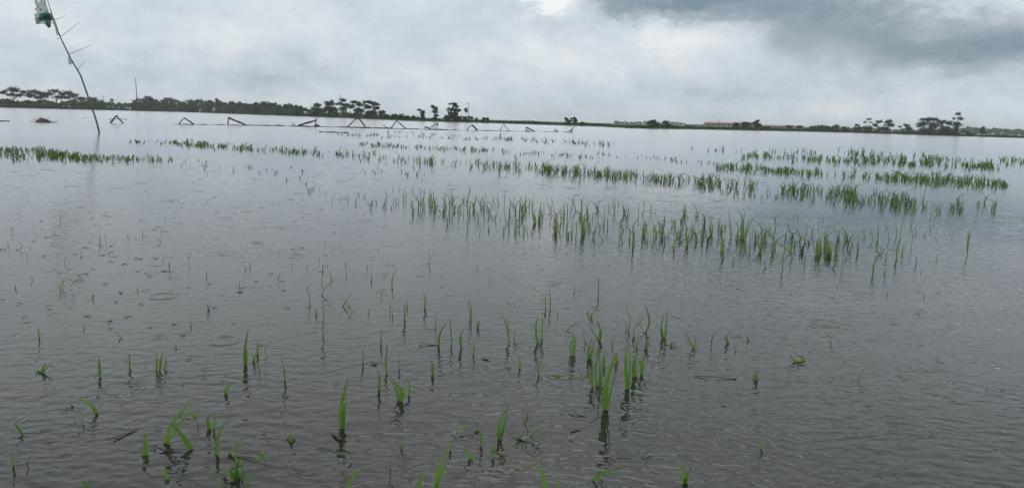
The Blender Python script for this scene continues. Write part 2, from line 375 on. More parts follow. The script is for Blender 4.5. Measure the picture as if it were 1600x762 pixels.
mk('small_tree', 727, 6, [(0, 20, 3.6, 1.8), (1, 17.5, 2.6, 1.4)], 'thin sapling with one tuft of leaves left of the wooden pole', leaf=.2, seed=83, trunk=(1, .03))
mk('shrub', 729, 5, [(-3, 7.5, 5, 2.2), (5, 8, 5, 2.2), (0, 3.5, 8, 2)], 'dark spreading shrub at the foot of the wooden pole', 'shrub', leaf=.2, seed=84)
mk('shrub', 744, 5, [(0, 6.6, 3, 1.6)], 'tiny shrub beside the left wall of the black hut', 'shrub', leaf=.18, seed=85, trunk=(0, .06))
mk('small_tree', 886, 6, [(-1, 10, 4, 2.4), (1, 5.5, 4, 2.4), (5, 8, 3, 1.5)], 'left of two small dark trees alone on the grassy bank', leaf=.2, seed=86)
mk('small_tree', 897, 6, [(-1, 11.5, 5, 1.8), (2, 8, 4.5, 2.4), (0, 4, 4, 2)], 'right and wider of two small dark trees alone on the grassy bank', leaf=.2, seed=87)
mk('shrub', 911, 6, [(0, 5, 4, 1.6)], 'little shrub right of the two small trees on the grassy bank', 'shrub', leaf=.18, seed=88, trunk=(0, .06))
mk('bush', 934, 5, [(-5, 2.6, 4, 1.4), (3, 2.6, 5, 1.4)], 'flat low bush where the grassy bank dips in the middle', 'bush', leaf=.18, seed=89, trunk='none')
mk('small_tree', 1020, 10, [(0, 11.5, 5, 2.4), (-5, 8.5, 4, 2), (4, 7.5, 5, 2.4), (0, 4.5, 6, 2)], 'left of the pair of small bushy trees before the long building', leaf=.2, seed=90)
mk('small_tree', 1040, 10, [(-1, 10, 5, 2.4), (3, 6.5, 5, 2.6), (-5, 6, 3, 1.8)], 'right of the pair of small bushy trees before the long building', leaf=.2, seed=91)
mk('small_tree', 1150, 30, [(0, 10, 5, 2), (0, 6.5, 5, 2)], 'flat dark tree over the left part of the salmon roof', leaf=.28, seed=92)
mk('small_tree', 1164, 30, [(-2, 11, 6, 2), (4, 10, 5, 2.4), (0, 6, 7, 3)], 'middle dark tree in front of the salmon roof', leaf=.28, seed=93)
mk('small_tree', 1181, 30, [(0, 14, 4, 2), (-2, 11, 6, 2.4), (4, 9, 4, 2), (0, 6, 6, 2)], 'tallest dark tree in front of the salmon roof', leaf=.28, seed=94)
mk('small_tree', 1233, 34, [(0, 8, 5, 1.4), (0, 6, 3, 1.4)], 'small flat tree over the right part of the lower roof', leaf=.25, seed=95)
mk('small_tree', 1249, 34, [(0, 8, 6, 1.3), (0, 6, 4, 1.4)], 'small flat tree at the right end of the lower roof', leaf=.25, seed=96)
for i, (u, t) in enumerate([(1270, 9), (1282, 10), (1294, 9.5), (1306, 11), (1318, 9)]):
    mk('bush', u, 10, [(0, t * .75, 7, t * .25), (0, t * .35, 8, t * .35)], 'dark bush in the hedge right of the salmon roofed buildings', 'bush', 'bushes of the dark hedge right of the buildings', leaf=.3, seed=100 + i, trunk='none')
for i, (u, t) in enumerate([(1108, 5), (1197, 6.5), (1213, 5), (1262, 6)]):
    mk('bush', u, 40, [(0, t * .8, 6, t * .25), (0, t * .4, 7, t * .3)], 'green bush against the front of the salmon roofed buildings', 'bush', 'bushes against the salmon roofed buildings', mat=1, leaf=.3, seed=140 + i, trunk='none')
mk('shrub', 1338, 10, [(0, 11, 4, 2), (0, 6, 7, 3.5)], 'pointed shrub between the dark hedge and the slim tree', 'shrub', leaf=.26, seed=106)
mk('slim_tree', 1354, 12, [(1, 20, 3.4, 1.6), (-3, 16, 3.2, 1.6), (4, 16, 2, 1.2), (0, 8, 7, 3), (0, 4, 10, 3)], 'slim see-through tree with two tufts, right of the dark hedge', leaf=.22, seed=107, trunk=(0, .03))
mk('small_tree', 1371, 12, [(0, 17, 5, 2.4), (-4, 12, 4, 3), (2, 7, 7, 4)], 'small loose tree left of the dense dark round one', leaf=.25, seed=108)
mk('round_tree', 1386, 12, [(0, 17, 6, 3.4), (3, 12.5, 8, 2), (-2, 7, 6, 3.5)], 'dense dark round tree between the slim tree and the tall grove', leaf=.28, seed=109)
mk('shrub', 1413, 10, [(1, 13, 5, 2), (-6, 11, 4, 1.2), (5, 9, 6, 3), (2, 4, 10, 3.5)], 'dome shaped shrub just left of the tall grove at right', 'shrub', leaf=.26, seed=110)
mk('grove_tree', 1449, 8, [(-2, 21.5, 10, 2.6), (6, 22, 7, 2.6), (-8, 15, 8, 4), (4, 14, 10, 4), (0, 6, 14, 5)], 'broad dark tree on the left side of the grove at right', leaf=.3, seed=111, trunk=(0, .06))
mk('grove_tree', 1474, 8, [(-3, 18, 7, 3), (5, 17, 6, 3.2), (0, 10, 11, 4), (0, 5, 12, 4)], 'lower tree in the middle of the grove at right', leaf=.3, seed=112)
mk('grove_tree', 1494, 8, [(-1, 30, 3.4, 2.6), (2, 23.5, 8, 1.8), (0, 17, 5, 4), (-1, 9, 7, 5), (0, 4, 9, 4)], 'tallest tree of the grove at right, with a knob on top and a side arm', leaf=.27, seed=113, trunk=(0, .06))
mk('shrub', 1509, 8, [(0, 6.5, 6, 2), (4, 3.5, 7, 2)], 'low shrub at the right foot of the tall grove', 'shrub', leaf=.24, seed=114)
mk('round_tree', 1533, 10, [(0, 11, 5, 3), (0, 7, 5.5, 2.5)], 'single round little tree right of the tall grove', leaf=.24, seed=115, trunk=(0, .07))

# undergrowth that reads as one dark strip under the left trees, and the far wood beyond the fields
um = MB(); rnd = random.Random(21)
for i in range(24000):
    u = rnd.uniform(-60, 612); d = sdist(u) + rnd.uniform(3, 16); p = far(u, d); sc = d / F
    top = (8.6 + 3.2 * mnoise.noise(Vector((u * .05, 0, 0))) + 2.5 * mnoise.noise(Vector((u * .19, 4, 0)))) * sc * (1.0 if u < 500 else .55)
    um.leafquad(Vector((p.x, p.y, .4 + top * rnd.random() ** .8)), .42 * sc * 2.4, rnd, .3)
tag(um.build('undergrowth', M_crown[0]), 'dark green undergrowth under the trees on the left bank', 'undergrowth', kind='stuff')
fw = MB()
for i in range(5200):
    u = rnd.choice([rnd.uniform(1255, 1680), rnd.uniform(1490, 1680), rnd.uniform(960, 1260)]); d = 1250 + rnd.uniform(0, 160); p = far(u, d)
    top = max(2, (8.5 if u > 1500 else 4.0) + 6 * mnoise.noise(Vector((u * .03, 2, 0))) + 3 * mnoise.noise(Vector((u * .12, 6, 0))))
    fw.leafquad(Vector((p.x, p.y, .5 + top * rnd.random() ** .7)), 1.7, rnd, .3)
tag(fw.build('far_wood', M_crown[0]), 'pale blue line of far off woods beyond the fields', 'wood', kind='stuff')

# ---------------------------------------------------------------- poles on the bank
def pole(name, u, vtop, du_top, back, r0, r1, mat, label, dark_top=None, bits=None):
    d = sdist(u) + back; p = far(u, d); sc = math.hypot(p.x, p.y) / F
    top = at_y(u + du_top, vtop, p.y)
    root = empty(name, (p.x, p.y, 0))
    T = top - Vector((p.x, p.y, 0))
    m = MB(); cut = .45 if dark_top else 1.0
    pts = [T * t + Vector((math.sin(t * 3) * .12 * (1 if dark_top else .2), 0, 0)) for t in (-.03, .15, .3, .45)] if dark_top else [T * t for t in (-.03, .3, .6, 1)]
    m.tube(pts, [r0 + (r1 - r0) * max(0, t) for t in ((0, .15, .3, .45) if dark_top else (0, .3, .6, 1))], 7)
    m.build('shaft', mat, root)
    if dark_top:
        m = MB(); m.tube([T * t + Vector((math.sin(t * 3) * .12, 0, 0)) for t in (.44, .6, .8, 1)], [r0 * .72, r0 * .66, r0 * .56, r1], 7)
        m.build('upper_shaft', dark_top, root)
    for (t, x0, x1, kind) in bits or []:
        m = MB(); c = T * t
        m.tube([c + Vector((x0 * sc, 0, 0)), c + Vector((x1 * sc, 0, 0))], [.06, .06], 6); b = m.build('crossarm', M_pole_dark, root)
        for q in (x0, x1):
            m = MB(); e = c + Vector((q * sc * .92, 0, .07))
            m.tube([e, e + Vector((0, 0, .12)), e + Vector((0, 0, .22)), e + Vector((0, 0, .3))], [.05, .09, .09, .03], 7); m.build('insulator', M_white, b)
    tag(root, label, 'pole'); return root
pole('mast', 215, 122, -3.5, 2, .42, .16, M_bamboo, 'tall thin mast on the left bank with a pale foot and dark top', dark_top=M_pole_dark)
pole('utility_pole', 532.5, 147.5, -.3, 1, .24, .13, M_pole, 'pale concrete utility pole standing before the tree clump')
pole('utility_pole', 731.5, 160, .3, 2, .10, .07, M_pole_dark, 'thin wooden utility pole with small crossarms left of the black hut', bits=[(.93, -1.6, 1.8, 0), (.7, -.6, 1.6, 0)])
pole('utility_pole', 841, 183, 0, 8, .07, .05, M_pole_dark, 'hair thin post rising from the grassy bank left of two small trees')
pole('utility_pole', 161.5, 149.5, 0, 60, .22, .12, M_pole_dark, 'distant thin post over the trees right of the leaning bamboo pole', bits=[(.93, -1.2, 1.2, 0)])
pole('utility_pole', 1124, 187, 0, 60, .14, .09, M_pole_dark, 'faint thin post behind the left part of the salmon roof')

# ---------------------------------------------------------------- huts and buildings
def hut(name, u, back, w, h, dep, wallm, roofm, label, cat, door=True, roof_h=.5, over=.25, z0=.4, windows=0, rot=0.0, flatroof=False):
    d = sdist(u) + back; p = far(u, d)
    root = empty(name, (p.x, p.y, z0)); root.rotation_euler.z = math.atan2(-p.x, p.y) + rot
    m = MB(); m.box(-w / 2, w / 2, 0, dep, -.6, h); wl = m.build('wall', wallm, root)
    m = MB(); b = 0
    if flatroof:
        m.box(-w / 2 - over, w / 2 + over, -over, dep + over, h + .003, h + roof_h)
    else:
        x = w / 2 + over
        prof = [(-over, h - .02), (dep / 2, h + roof_h), (dep + over, h - .02), (dep + over, h + .08), (dep / 2, h + roof_h + .1), (-over, h + .08)]
        m.v += [(-x, a, c) for a, c in prof] + [(x, a, c) for a, c in prof]
        m.f += [tuple(range(5, -1, -1)), tuple(range(6, 12))] + [(i, (i + 1) % 6, (i + 1) % 6 + 6, i + 6) for i in range(6)]
    m.build('roof', roofm, root)
    if windows:
        for i in range(windows):
            cx = -w / 2 + (i + .5) * w / windows
            m = MB(); m.box(cx - .62, cx + .62, -.05, .05, h * .38, h * .8); f = m.build('window', M_white, root)
            m = MB(); m.box(cx - .5, cx + .5, -.062, .04, h * .42, h * .76); m.build('pane', M_darkhole, f)
    if door:
        cx = w * .02
        m = MB(); m.box(cx - .42, cx + .42, -.04, .04, 0, min(1.9, h * .86)); m.build('door', door if not isinstance(door, bool) else M_darkhole, root)
    tag(root, label, cat); return root
M_greydoor = simple_mat('grey_door', (.09, .095, .10), (.14, .145, .15), 3, .7)
hut('hut', 758.5, 1.5, 2.75, 1.95, 2.2, M_tarp, M_tarp, 'small black boxy hut with a grey door on the grassy bank', 'hut', door=M_greydoor, roof_h=.18, over=.06, z0=.05, flatroof=True)
hut('shed', 766.6, 1.6, .95, .5, .9, M_greydoor, M_tarp, 'low grey crate sized shed against the black hut', 'shed', door=False, roof_h=.08, over=.04, z0=.05, flatroof=True)
hut('house', 201, 4, 2.8, 1.3, 3, M_white, M_white, 'tiny white house half hidden left of the tall thin mast', 'house', roof_h=.5)
hut('house', 314, 3, 2.6, 1.5, 3, M_white, M_roof, 'tiny pale house at the foot of the long wood, left one', 'house', roof_h=.6)
hut('house', 335, 3, 2.0, 2.6, 2, M_white, M_white, 'tiny pale upright house at the foot of the long wood', 'house', roof_h=.5)
hut('house', 478, 3, 1.6, 1.9, 2, M_white, M_white, 'tiny pale house at the right end of the long wood', 'house', roof_h=.4)
hut('house', 627.5, 9, 2.2, 2.3, 2, M_white, M_white, 'tiny pale house behind the low hedge', 'house', roof_h=.4)
hut('school_building', 1143, 120, 30.5, 2.5, 7, M_wall, M_roof, 'long low buff building with a salmon roof and a row of windows', 'building', windows=10, roof_h=.8, over=.7, z0=.7)
hut('school_building', 1220, 125, 28.5, 2.0, 7, M_wall, M_roof, 'lower buff building with a salmon roof, right of the longer one', 'building', windows=9, roof_h=.75, over=.7, z0=.7)

# ---------------------------------------------------------------- leaning bamboo with its plastic bags
B = ground(155, 208.5); YB = B.y
def pb(u, v, dy=0.0): return at_y(u, v, YB + dy)
root = empty('bamboo_pole', B)
m = MB(); pts = [pb(156, 214), pb(155, 208), pb(152.5, 196), pb(148, 181), pb(139, 155), pb(126, 118), pb(110, 91), pb(95, 60), pb(86, 38), pb(77, 10), pb(72, -8)]
pts = [p - B for p in pts]; pts[0] = Vector((pts[1].x + .02, 0, -.35))
rr = [.056, .055, .053, .05, .047, .044, .04, .035, .03, .022, .013]
m.tube(pts, rr, 7)
for a, b_, r_ in zip(pts, pts[1:], rr):            # swollen joints
    for q in range(2):
        c = a.lerp(b_, .3 + .45 * q); dd = (b_ - a).normalized() * .03
        m.tube([c - dd, c, c + dd], [r_ * .95, r_ * 1.25, r_ * .95], 7, False)
m.build('shaft', M_bamboo, root)
for (a, b_, dy) in [((108, 85), (143.5, 70), -.5), ((94, 58), (124, 35), .4), ((121, 109), (132, 98), .2), ((86, 31), (104, 24.5), -.3), ((92, 60), (88, 61), .1)]:
    m = MB(); p0, p1 = pb(*a) - B, pb(b_[0], b_[1], dy) - B
    m.tube([p0, p0.lerp(p1, .5) + Vector((0, 0, -.02)), p1], [.017, .013, .008], 5); m.build('twig', M_twig, root)
tag(root, 'tall thin bamboo pole leaning left in the water with side twigs and plastic on top', 'bamboo pole')

def crumple(name, pts2d, mat, depth, seed, label, cat, group=None, fold=.10, parent=None):
    """a hollow crumpled film hung on the pole: outline in metres at the pole's own distance, front and back skins"""
    rnd = random.Random(seed); P = [pb(u, v) for (u, v) in pts2d]; c = sum(P, Vector()) / len(P)
    v = []; f = []; n = len(P); rings = 5
    for side in (-1, 1):
        for k_ in range(rings):
            t = 1 - k_ / rings
            for i, p in enumerate(P):
                q = c + (p - c) * t
                bulge = depth * math.sqrt(max(0, 1 - t * t)) * side
                nn = mnoise.noise(q * 4.5 + Vector((0, 0, seed))) * fold * (1 if k_ else .5)
                v.append((q.x - c.x + nn * .5, bulge + nn * 1.4, q.z - c.z + nn * .4))
        v.append((0, depth * side, 0))
    blk = rings * n + 1
    for s in (0, 1):
        o_ = s * blk
        for k_ in range(rings - 1):
            for i in range(n):
                f.append((o_ + k_ * n + i, o_ + k_ * n + (i + 1) % n, o_ + (k_ + 1) * n + (i + 1) % n, o_ + (k_ + 1) * n + i))
        for i in range(n): f.append((o_ + (rings - 1) * n + i, o_ + (rings - 1) * n + (i + 1) % n, o_ + blk - 1))
    o = mesh_obj(name, v, f, mat, None, True); o.location = c
    if label: tag(o, label, cat, group)
    if parent is not None:
        o.parent = parent; o.location = c - parent.location
    return o
bag = crumple('plastic_bag', [(66, -14), (69, 2), (72, 12), (75, 20), (79, 26), (80, 36), (77, 43), (72, 39), (66, 37), (61, 38), (58, 35), (59, 28), (54, 24), (57, 20), (56, 14), (60, 12), (63, 4), (65, -6)], M_film, .28, 4,
              'torn clear plastic bag with green scraps, tied atop the leaning bamboo pole', 'plastic bag', fold=.16)
crumple('green_scrap', [(64, 21), (70, 20), (75, 24), (76, 33), (73, 37), (69, 33), (63, 33), (61, 27)], M_film_green, .34, 9, None, None, parent=bag, fold=.16)
crumple('dark_scrap', [(72, 20), (76, 19), (79, 24), (79.5, 31), (76, 33), (73, 28)], M_film_black, .37, 12, None, None, parent=bag, fold=.12)
crumple('torn_tail', [(72, 36), (76, 35), (78.5, 42), (76, 44)], M_film_green, .2, 15, None, None, parent=bag, fold=.1)
crumple('torn_tail', [(58, 27), (61, 28), (60, 37), (57.5, 39)], M_film, .15, 16, None, None, parent=bag, fold=.1)
crumple('plastic_strip', [(81, 24), (85, 29), (90, 42), (92.5, 55), (90, 57), (86, 44), (82, 33)], M_film, .10, 18, 'clear plastic strip wrapped along the leaning bamboo just below the torn bag', 'plastic strip', fold=.06)
crumple('plastic_strip', [(108, 86), (111, 91), (113, 99), (110, 102), (106.5, 97), (106, 90)], M_film, .10, 19, 'small clear plastic shred at the middle of the leaning bamboo pole', 'plastic strip', fold=.06)
crumple('plastic_strip', [(52, -16), (56, -10), (58, 2), (61, 12), (59, 14), (55, 6), (53, -4)], M_film, .06, 20, 'clear plastic streamer hanging left of the torn bag on the bamboo top', 'plastic strip', fold=.06)

# ---------------------------------------------------------------- bamboo frames in a line across the water
def stick(mb, base, a, b, r, dya=0.0, dyb=0.0, sag=0.0):
    p0 = at_y(a[0], a[1], base.y + dya) - base; p1 = at_y(b[0], b[1], base.y + dyb) - base
    q_ = random.Random(int(a[0] * 31 + b[1] * 7)); n = 7
    P = [p0.lerp(p1, i / n) + Vector((q_.uniform(-.03, .03), q_.uniform(-.03, .03), sag * math.sin(3.14 * i / n) * 2 + q_.uniform(-.03, .03)) if 0 < i < n else (0, 0, 0)) for i in range(n + 1)]
    mb.tube(P, [r * q_.uniform(.8, 1.2) * (1.15 - .3 * i / n) for i in range(n + 1)], 7)
def frame(uv, sticks, label, mat=M_bamboo_dark, r=.062, group='bamboo frames standing in a line across the water'):
    base = ground(*uv); root = empty('bamboo_trestle', base)
    for s in sticks:
        m = MB(); a, b = s[0], s[1]; rr = r * (s[2] if len(s) > 2 else 1)
        stick(m, base, a, b, rr, 0 if len(s) < 4 else s[3], 0 if len(s) < 5 else s[4], .02)
        m.build('bamboo', mat, root)
    tag(root, label, 'bamboo trestle', group); return root
frame((182, 192.4), [((172, 193.2), (182, 180.6), 1.3, -.2, .02), ((193, 193), (181, 181.2), 1.2, .3, -.02), ((169.5, 186.3), (199, 187.2), .5, .1, .1), ((183, 180.3), (184, 184), .8)], 'small A-shaped bamboo frame with a cross stick, right of the leaning pole', M_bamboo)
frame((291, 194.6), [((279, 195), (288, 184.2), .8, -.3, 0), ((304, 195.3), (287.2, 184), 1.15, .4, .02)], 'peaked bamboo frame at the left end of the long floating line')
frame((368, 195.4), [((355.6, 195.6), (357.2, 184.2), 1.0, -.2, 0), ((385, 196), (356.4, 184.3), 1.6, .5, .03), ((356, 184.6), (360, 184.2), 1)], 'bamboo frame with a steep left leg and long right leg')
frame((485, 197.4), [((464.5, 197.4), (494.4, 187.9), 1.9, .3, .04), ((493.2, 197.8), (493.8, 186), 1.1, -.2, 0), ((492, 189), (495.8, 184.8), .7)], 'long slanted bamboo frame leaning right with its upright on a black clump')
frame((460, 197), [((456.2, 193.3), (462.5, 197.6), .9)], 'short snapped bamboo stub beside the long slanted frame')
frame((557, 199.4), [((542, 199.8), (558.5, 184), 1.0, -.3, -.05), ((571.8, 200.4), (559.8, 183.6), 1.4, .3, .03), ((557, 186), (563, 184.8), 1.2)], 'tallest bamboo frame of the line with widely splayed legs')
frame((622, 200.8), [((610.5, 201), (620.3, 188.8), 1.0, -.3, 0), ((634.5, 201.8), (619, 188.8), 1.2, .3, .03)], 'even A-shaped bamboo frame right of the tallest one')
frame((601, 199.5), [((598.8, 196.2), (606, 200.8), .8)], 'short snapped bamboo stub left of the even frame')
frame((669, 202), [((663.8, 198.3), (675, 202.8), 1.3), ((664, 200.5), (668, 198.6), .9)], 'collapsed bamboo frame lying low on the water below the crooked slim tree')
frame((679, 199.2), [((673, 198.6), (684.5, 193.9), 1.1, .2, 0), ((684.3, 193.6), (682.5, 199.4), .9), ((682, 195), (685.5, 193.2), 1.2)], 'tilted bamboo piece behind the collapsed frame, hooked at its right end')
frame((738, 203.8), [((728.5, 204), (738.2, 194.8), .95, -.3, 0), ((746.5, 204.6), (737, 194.9), 1.7, .3, .03)], 'bamboo frame with one thick right leg, left of the thin pale one')
frame((788, 204.8), [((781, 204.8), (787.4, 194.2), .7, -.3, 0), ((795.5, 205.6), (786.8, 194.2), .75, .3, .02)], 'thin pale narrow bamboo frame, the last peaked one to the right', M_bamboo)
frame((829, 205.2), [((821.5, 199.4), (836.5, 205.8), 1.5), ((820, 205.2), (828, 205.3), 1.4), ((821, 204.5), (824, 200.5), 1.0)], 'fallen bamboo frame sloping down to the right near the end of the line')
frame((868.5, 205.6), [((866.5, 202.8), (870.5, 205.9), 1.5), ((869, 206), (873, 204.9), 1.0)], 'tiny bamboo stump between the fallen frame and the last one')
frame((892, 206.6), [((888.8, 206.8), (892.2, 202.6), 1.1), ((892, 206.9), (895.6, 199.6), 1.3, .2, 0)], 'two short bamboo sticks leaning right at the right end of the line')
# low floating bamboos and clumps between the frames
def floater(a, b, r, label, mat=M_debris):
    p, q = ground(*a), ground(*b); n = 9; m = MB(); c = (p + q) / 2; rnd = random.Random(int(a[0] * 3))
    pts = [p.lerp(q, i / n) - c + Vector((0, rnd.uniform(-.12, .12), rnd.uniform(-.02, .05))) for i in range(n + 1)]
    m.tube(pts, [r * rnd.uniform(.6, 1.3) for _ in pts], 6)
    o = m.build('floating_bamboo', mat, None, True); o.location = c
    tag(o, label, 'floating bamboo', 'bamboos afloat along the line of frames')
floater((272, 194.6), (352, 195.3), .055, 'dark bamboo floating between the first two peaked frames')
floater((355, 195.6), (448, 197), .065, 'dark bamboo floating right of the steep legged frame')
floater((452, 197.4), (540, 199.2), .055, 'dark bamboo floating under the long slanted frame')
floater((530, 199), (612, 201.2), .085, 'dark bamboo floating under the tallest frame')
floater((600, 200.6), (700, 203.4), .07, 'dark bamboo floating under the even A-shaped frame')
floater((690, 203.2), (782, 204.9), .05, 'dark bamboo floating under the thick legged frame')
floater((776, 204.9), (858, 206), .04, 'dark bamboo floating under the thin pale frame')
floater((850, 205.9), (894, 206.8), .04, 'dark bamboo floating at the right end of the line')
floater((499, 206.5), (545, 207.8), .05, 'thin dark bamboo floating alone in front of the long slanted frame')
floater((-8, 190), (14, 189.6), .06, 'dark bamboo floating at the left edge of the water')
def clump(uv, w, h, label, name='weed_clump', mat=M_debris, cat='weed clump', group='dark clumps along the line of frames', seed=0, skew=0.0, straw=22):
    c = ground(*uv); rnd = random.Random(seed + 5); m = MB(); nx, ny = 18, 9; sc = c.length / F
    W, HH, D = w * sc / 2, h * sc, max(.25, w * sc * .3)
    for j in range(ny):
        for i in range(nx):
            x, y = -1 + 2 * i / (nx - 1), -1 + 2 * j / (ny - 1)
            e = max(0, .12 * (1 - abs(x)), math.exp(-((x - skew) / .3) ** 2) - .03) * max(0, 1 - y * y) if skew else max(0, 1 - (x - skew) ** 2 / ((1 - skew * (1 if x > skew else -1)) ** 2 + .05)) * max(0, 1 - y * y)
            z = HH * e ** .8 * (1 + .7 * mnoise.noise(Vector((x * 3 + seed, y * 2, 1)))) - .04
            m.v.append((x * W + .1 * W * mnoise.noise(Vector((x * 5, y * 4, seed))), y * D, z))
    for j in range(ny - 1):
        for i in range(nx - 1): m.f.append((j * nx + i, j * nx + i + 1, (j + 1) * nx + i + 1, (j + 1) * nx + i))
    for q in range(straw):
        x = rnd.gauss(skew * .6, .38); p = Vector((x * W, rnd.uniform(-.5, .5) * D, HH * max(.05, .7 - abs(x - skew))))
        e = p + Vector((rnd.gauss(0, W * .3), rnd.gauss(0, W * .2), rnd.uniform(-.3, .6) * HH)); m.tube([p, e], [min(.014, W * .03), min(.008, W * .015)], 4)
    o = m.build(name, mat, None, False); o.location = c
    tag(o, label, cat, group)
clump((435, 196.6), 17, 1.6, 'flat dark clump of weed between the steep frame and the long slanted frame', seed=1)
clump((469, 197.2), 8, 1.8, 'dark clump of weed at the low end of the long slanted frame', seed=2)
clump((495, 197.6), 11, 3.0, 'black clump of weed under the upright of the long slanted frame', seed=3)
clump((539, 199.2), 13, 1.6, 'flat dark clump of weed at the left foot of the tallest frame', seed=4)
clump((575, 200.2), 13, 1.9, 'dark clump of weed at the right foot of the tallest frame', seed=5)
clump((606, 200.8), 13, 1.6, 'dark clump of weed at the left foot of the even frame', seed=6)
clump((650, 202.2), 8, 1.2, 'small dark clump of weed right of the even frame', seed=7)
clump((711, 203.2), 4, 1.8, 'small pointed clump of weed left of the thick legged frame', seed=8)
clump((347, 195), 9, 1.1, 'small flat clump of weed left of the steep legged frame', seed=9)
clump((825, 205.4), 9, 1.3, 'dark clump of weed under the fallen frame', seed=10)
clump((77, 191.6), 33, 7.0, 'brown hump of earth and straw with a flat tail, standing out of the water', 'earth_mound', M_earth, 'earth mound', None, seed=11, skew=-.5, straw=40)
clump((49, 190.2), 5, .8, 'small dark clump of weed left of the brown earth hump', seed=12)
clump((133, 184.5), 4, .8, 'small dark clump of weed behind the leaning bamboo pole', seed=13)

# ---------------------------------------------------------------- rice: traced seedlings stand where the photo has them
ZO = {'L': (0, 400, 2.105), 'M': (400, 400, 2.105), 'N': (800, 400, 2.105), 'O': (1200, 400, 2.105),
      'A': (600, 280, 6.352), 'B': (840, 280, 6.352), 'C': (1080, 310, 6.352), 'D': (1320, 310, 6.352), 'Q': (820, 440, 3.463), 'S': (420, 330, 4.482), 'T': (0, 330, 4.01)}
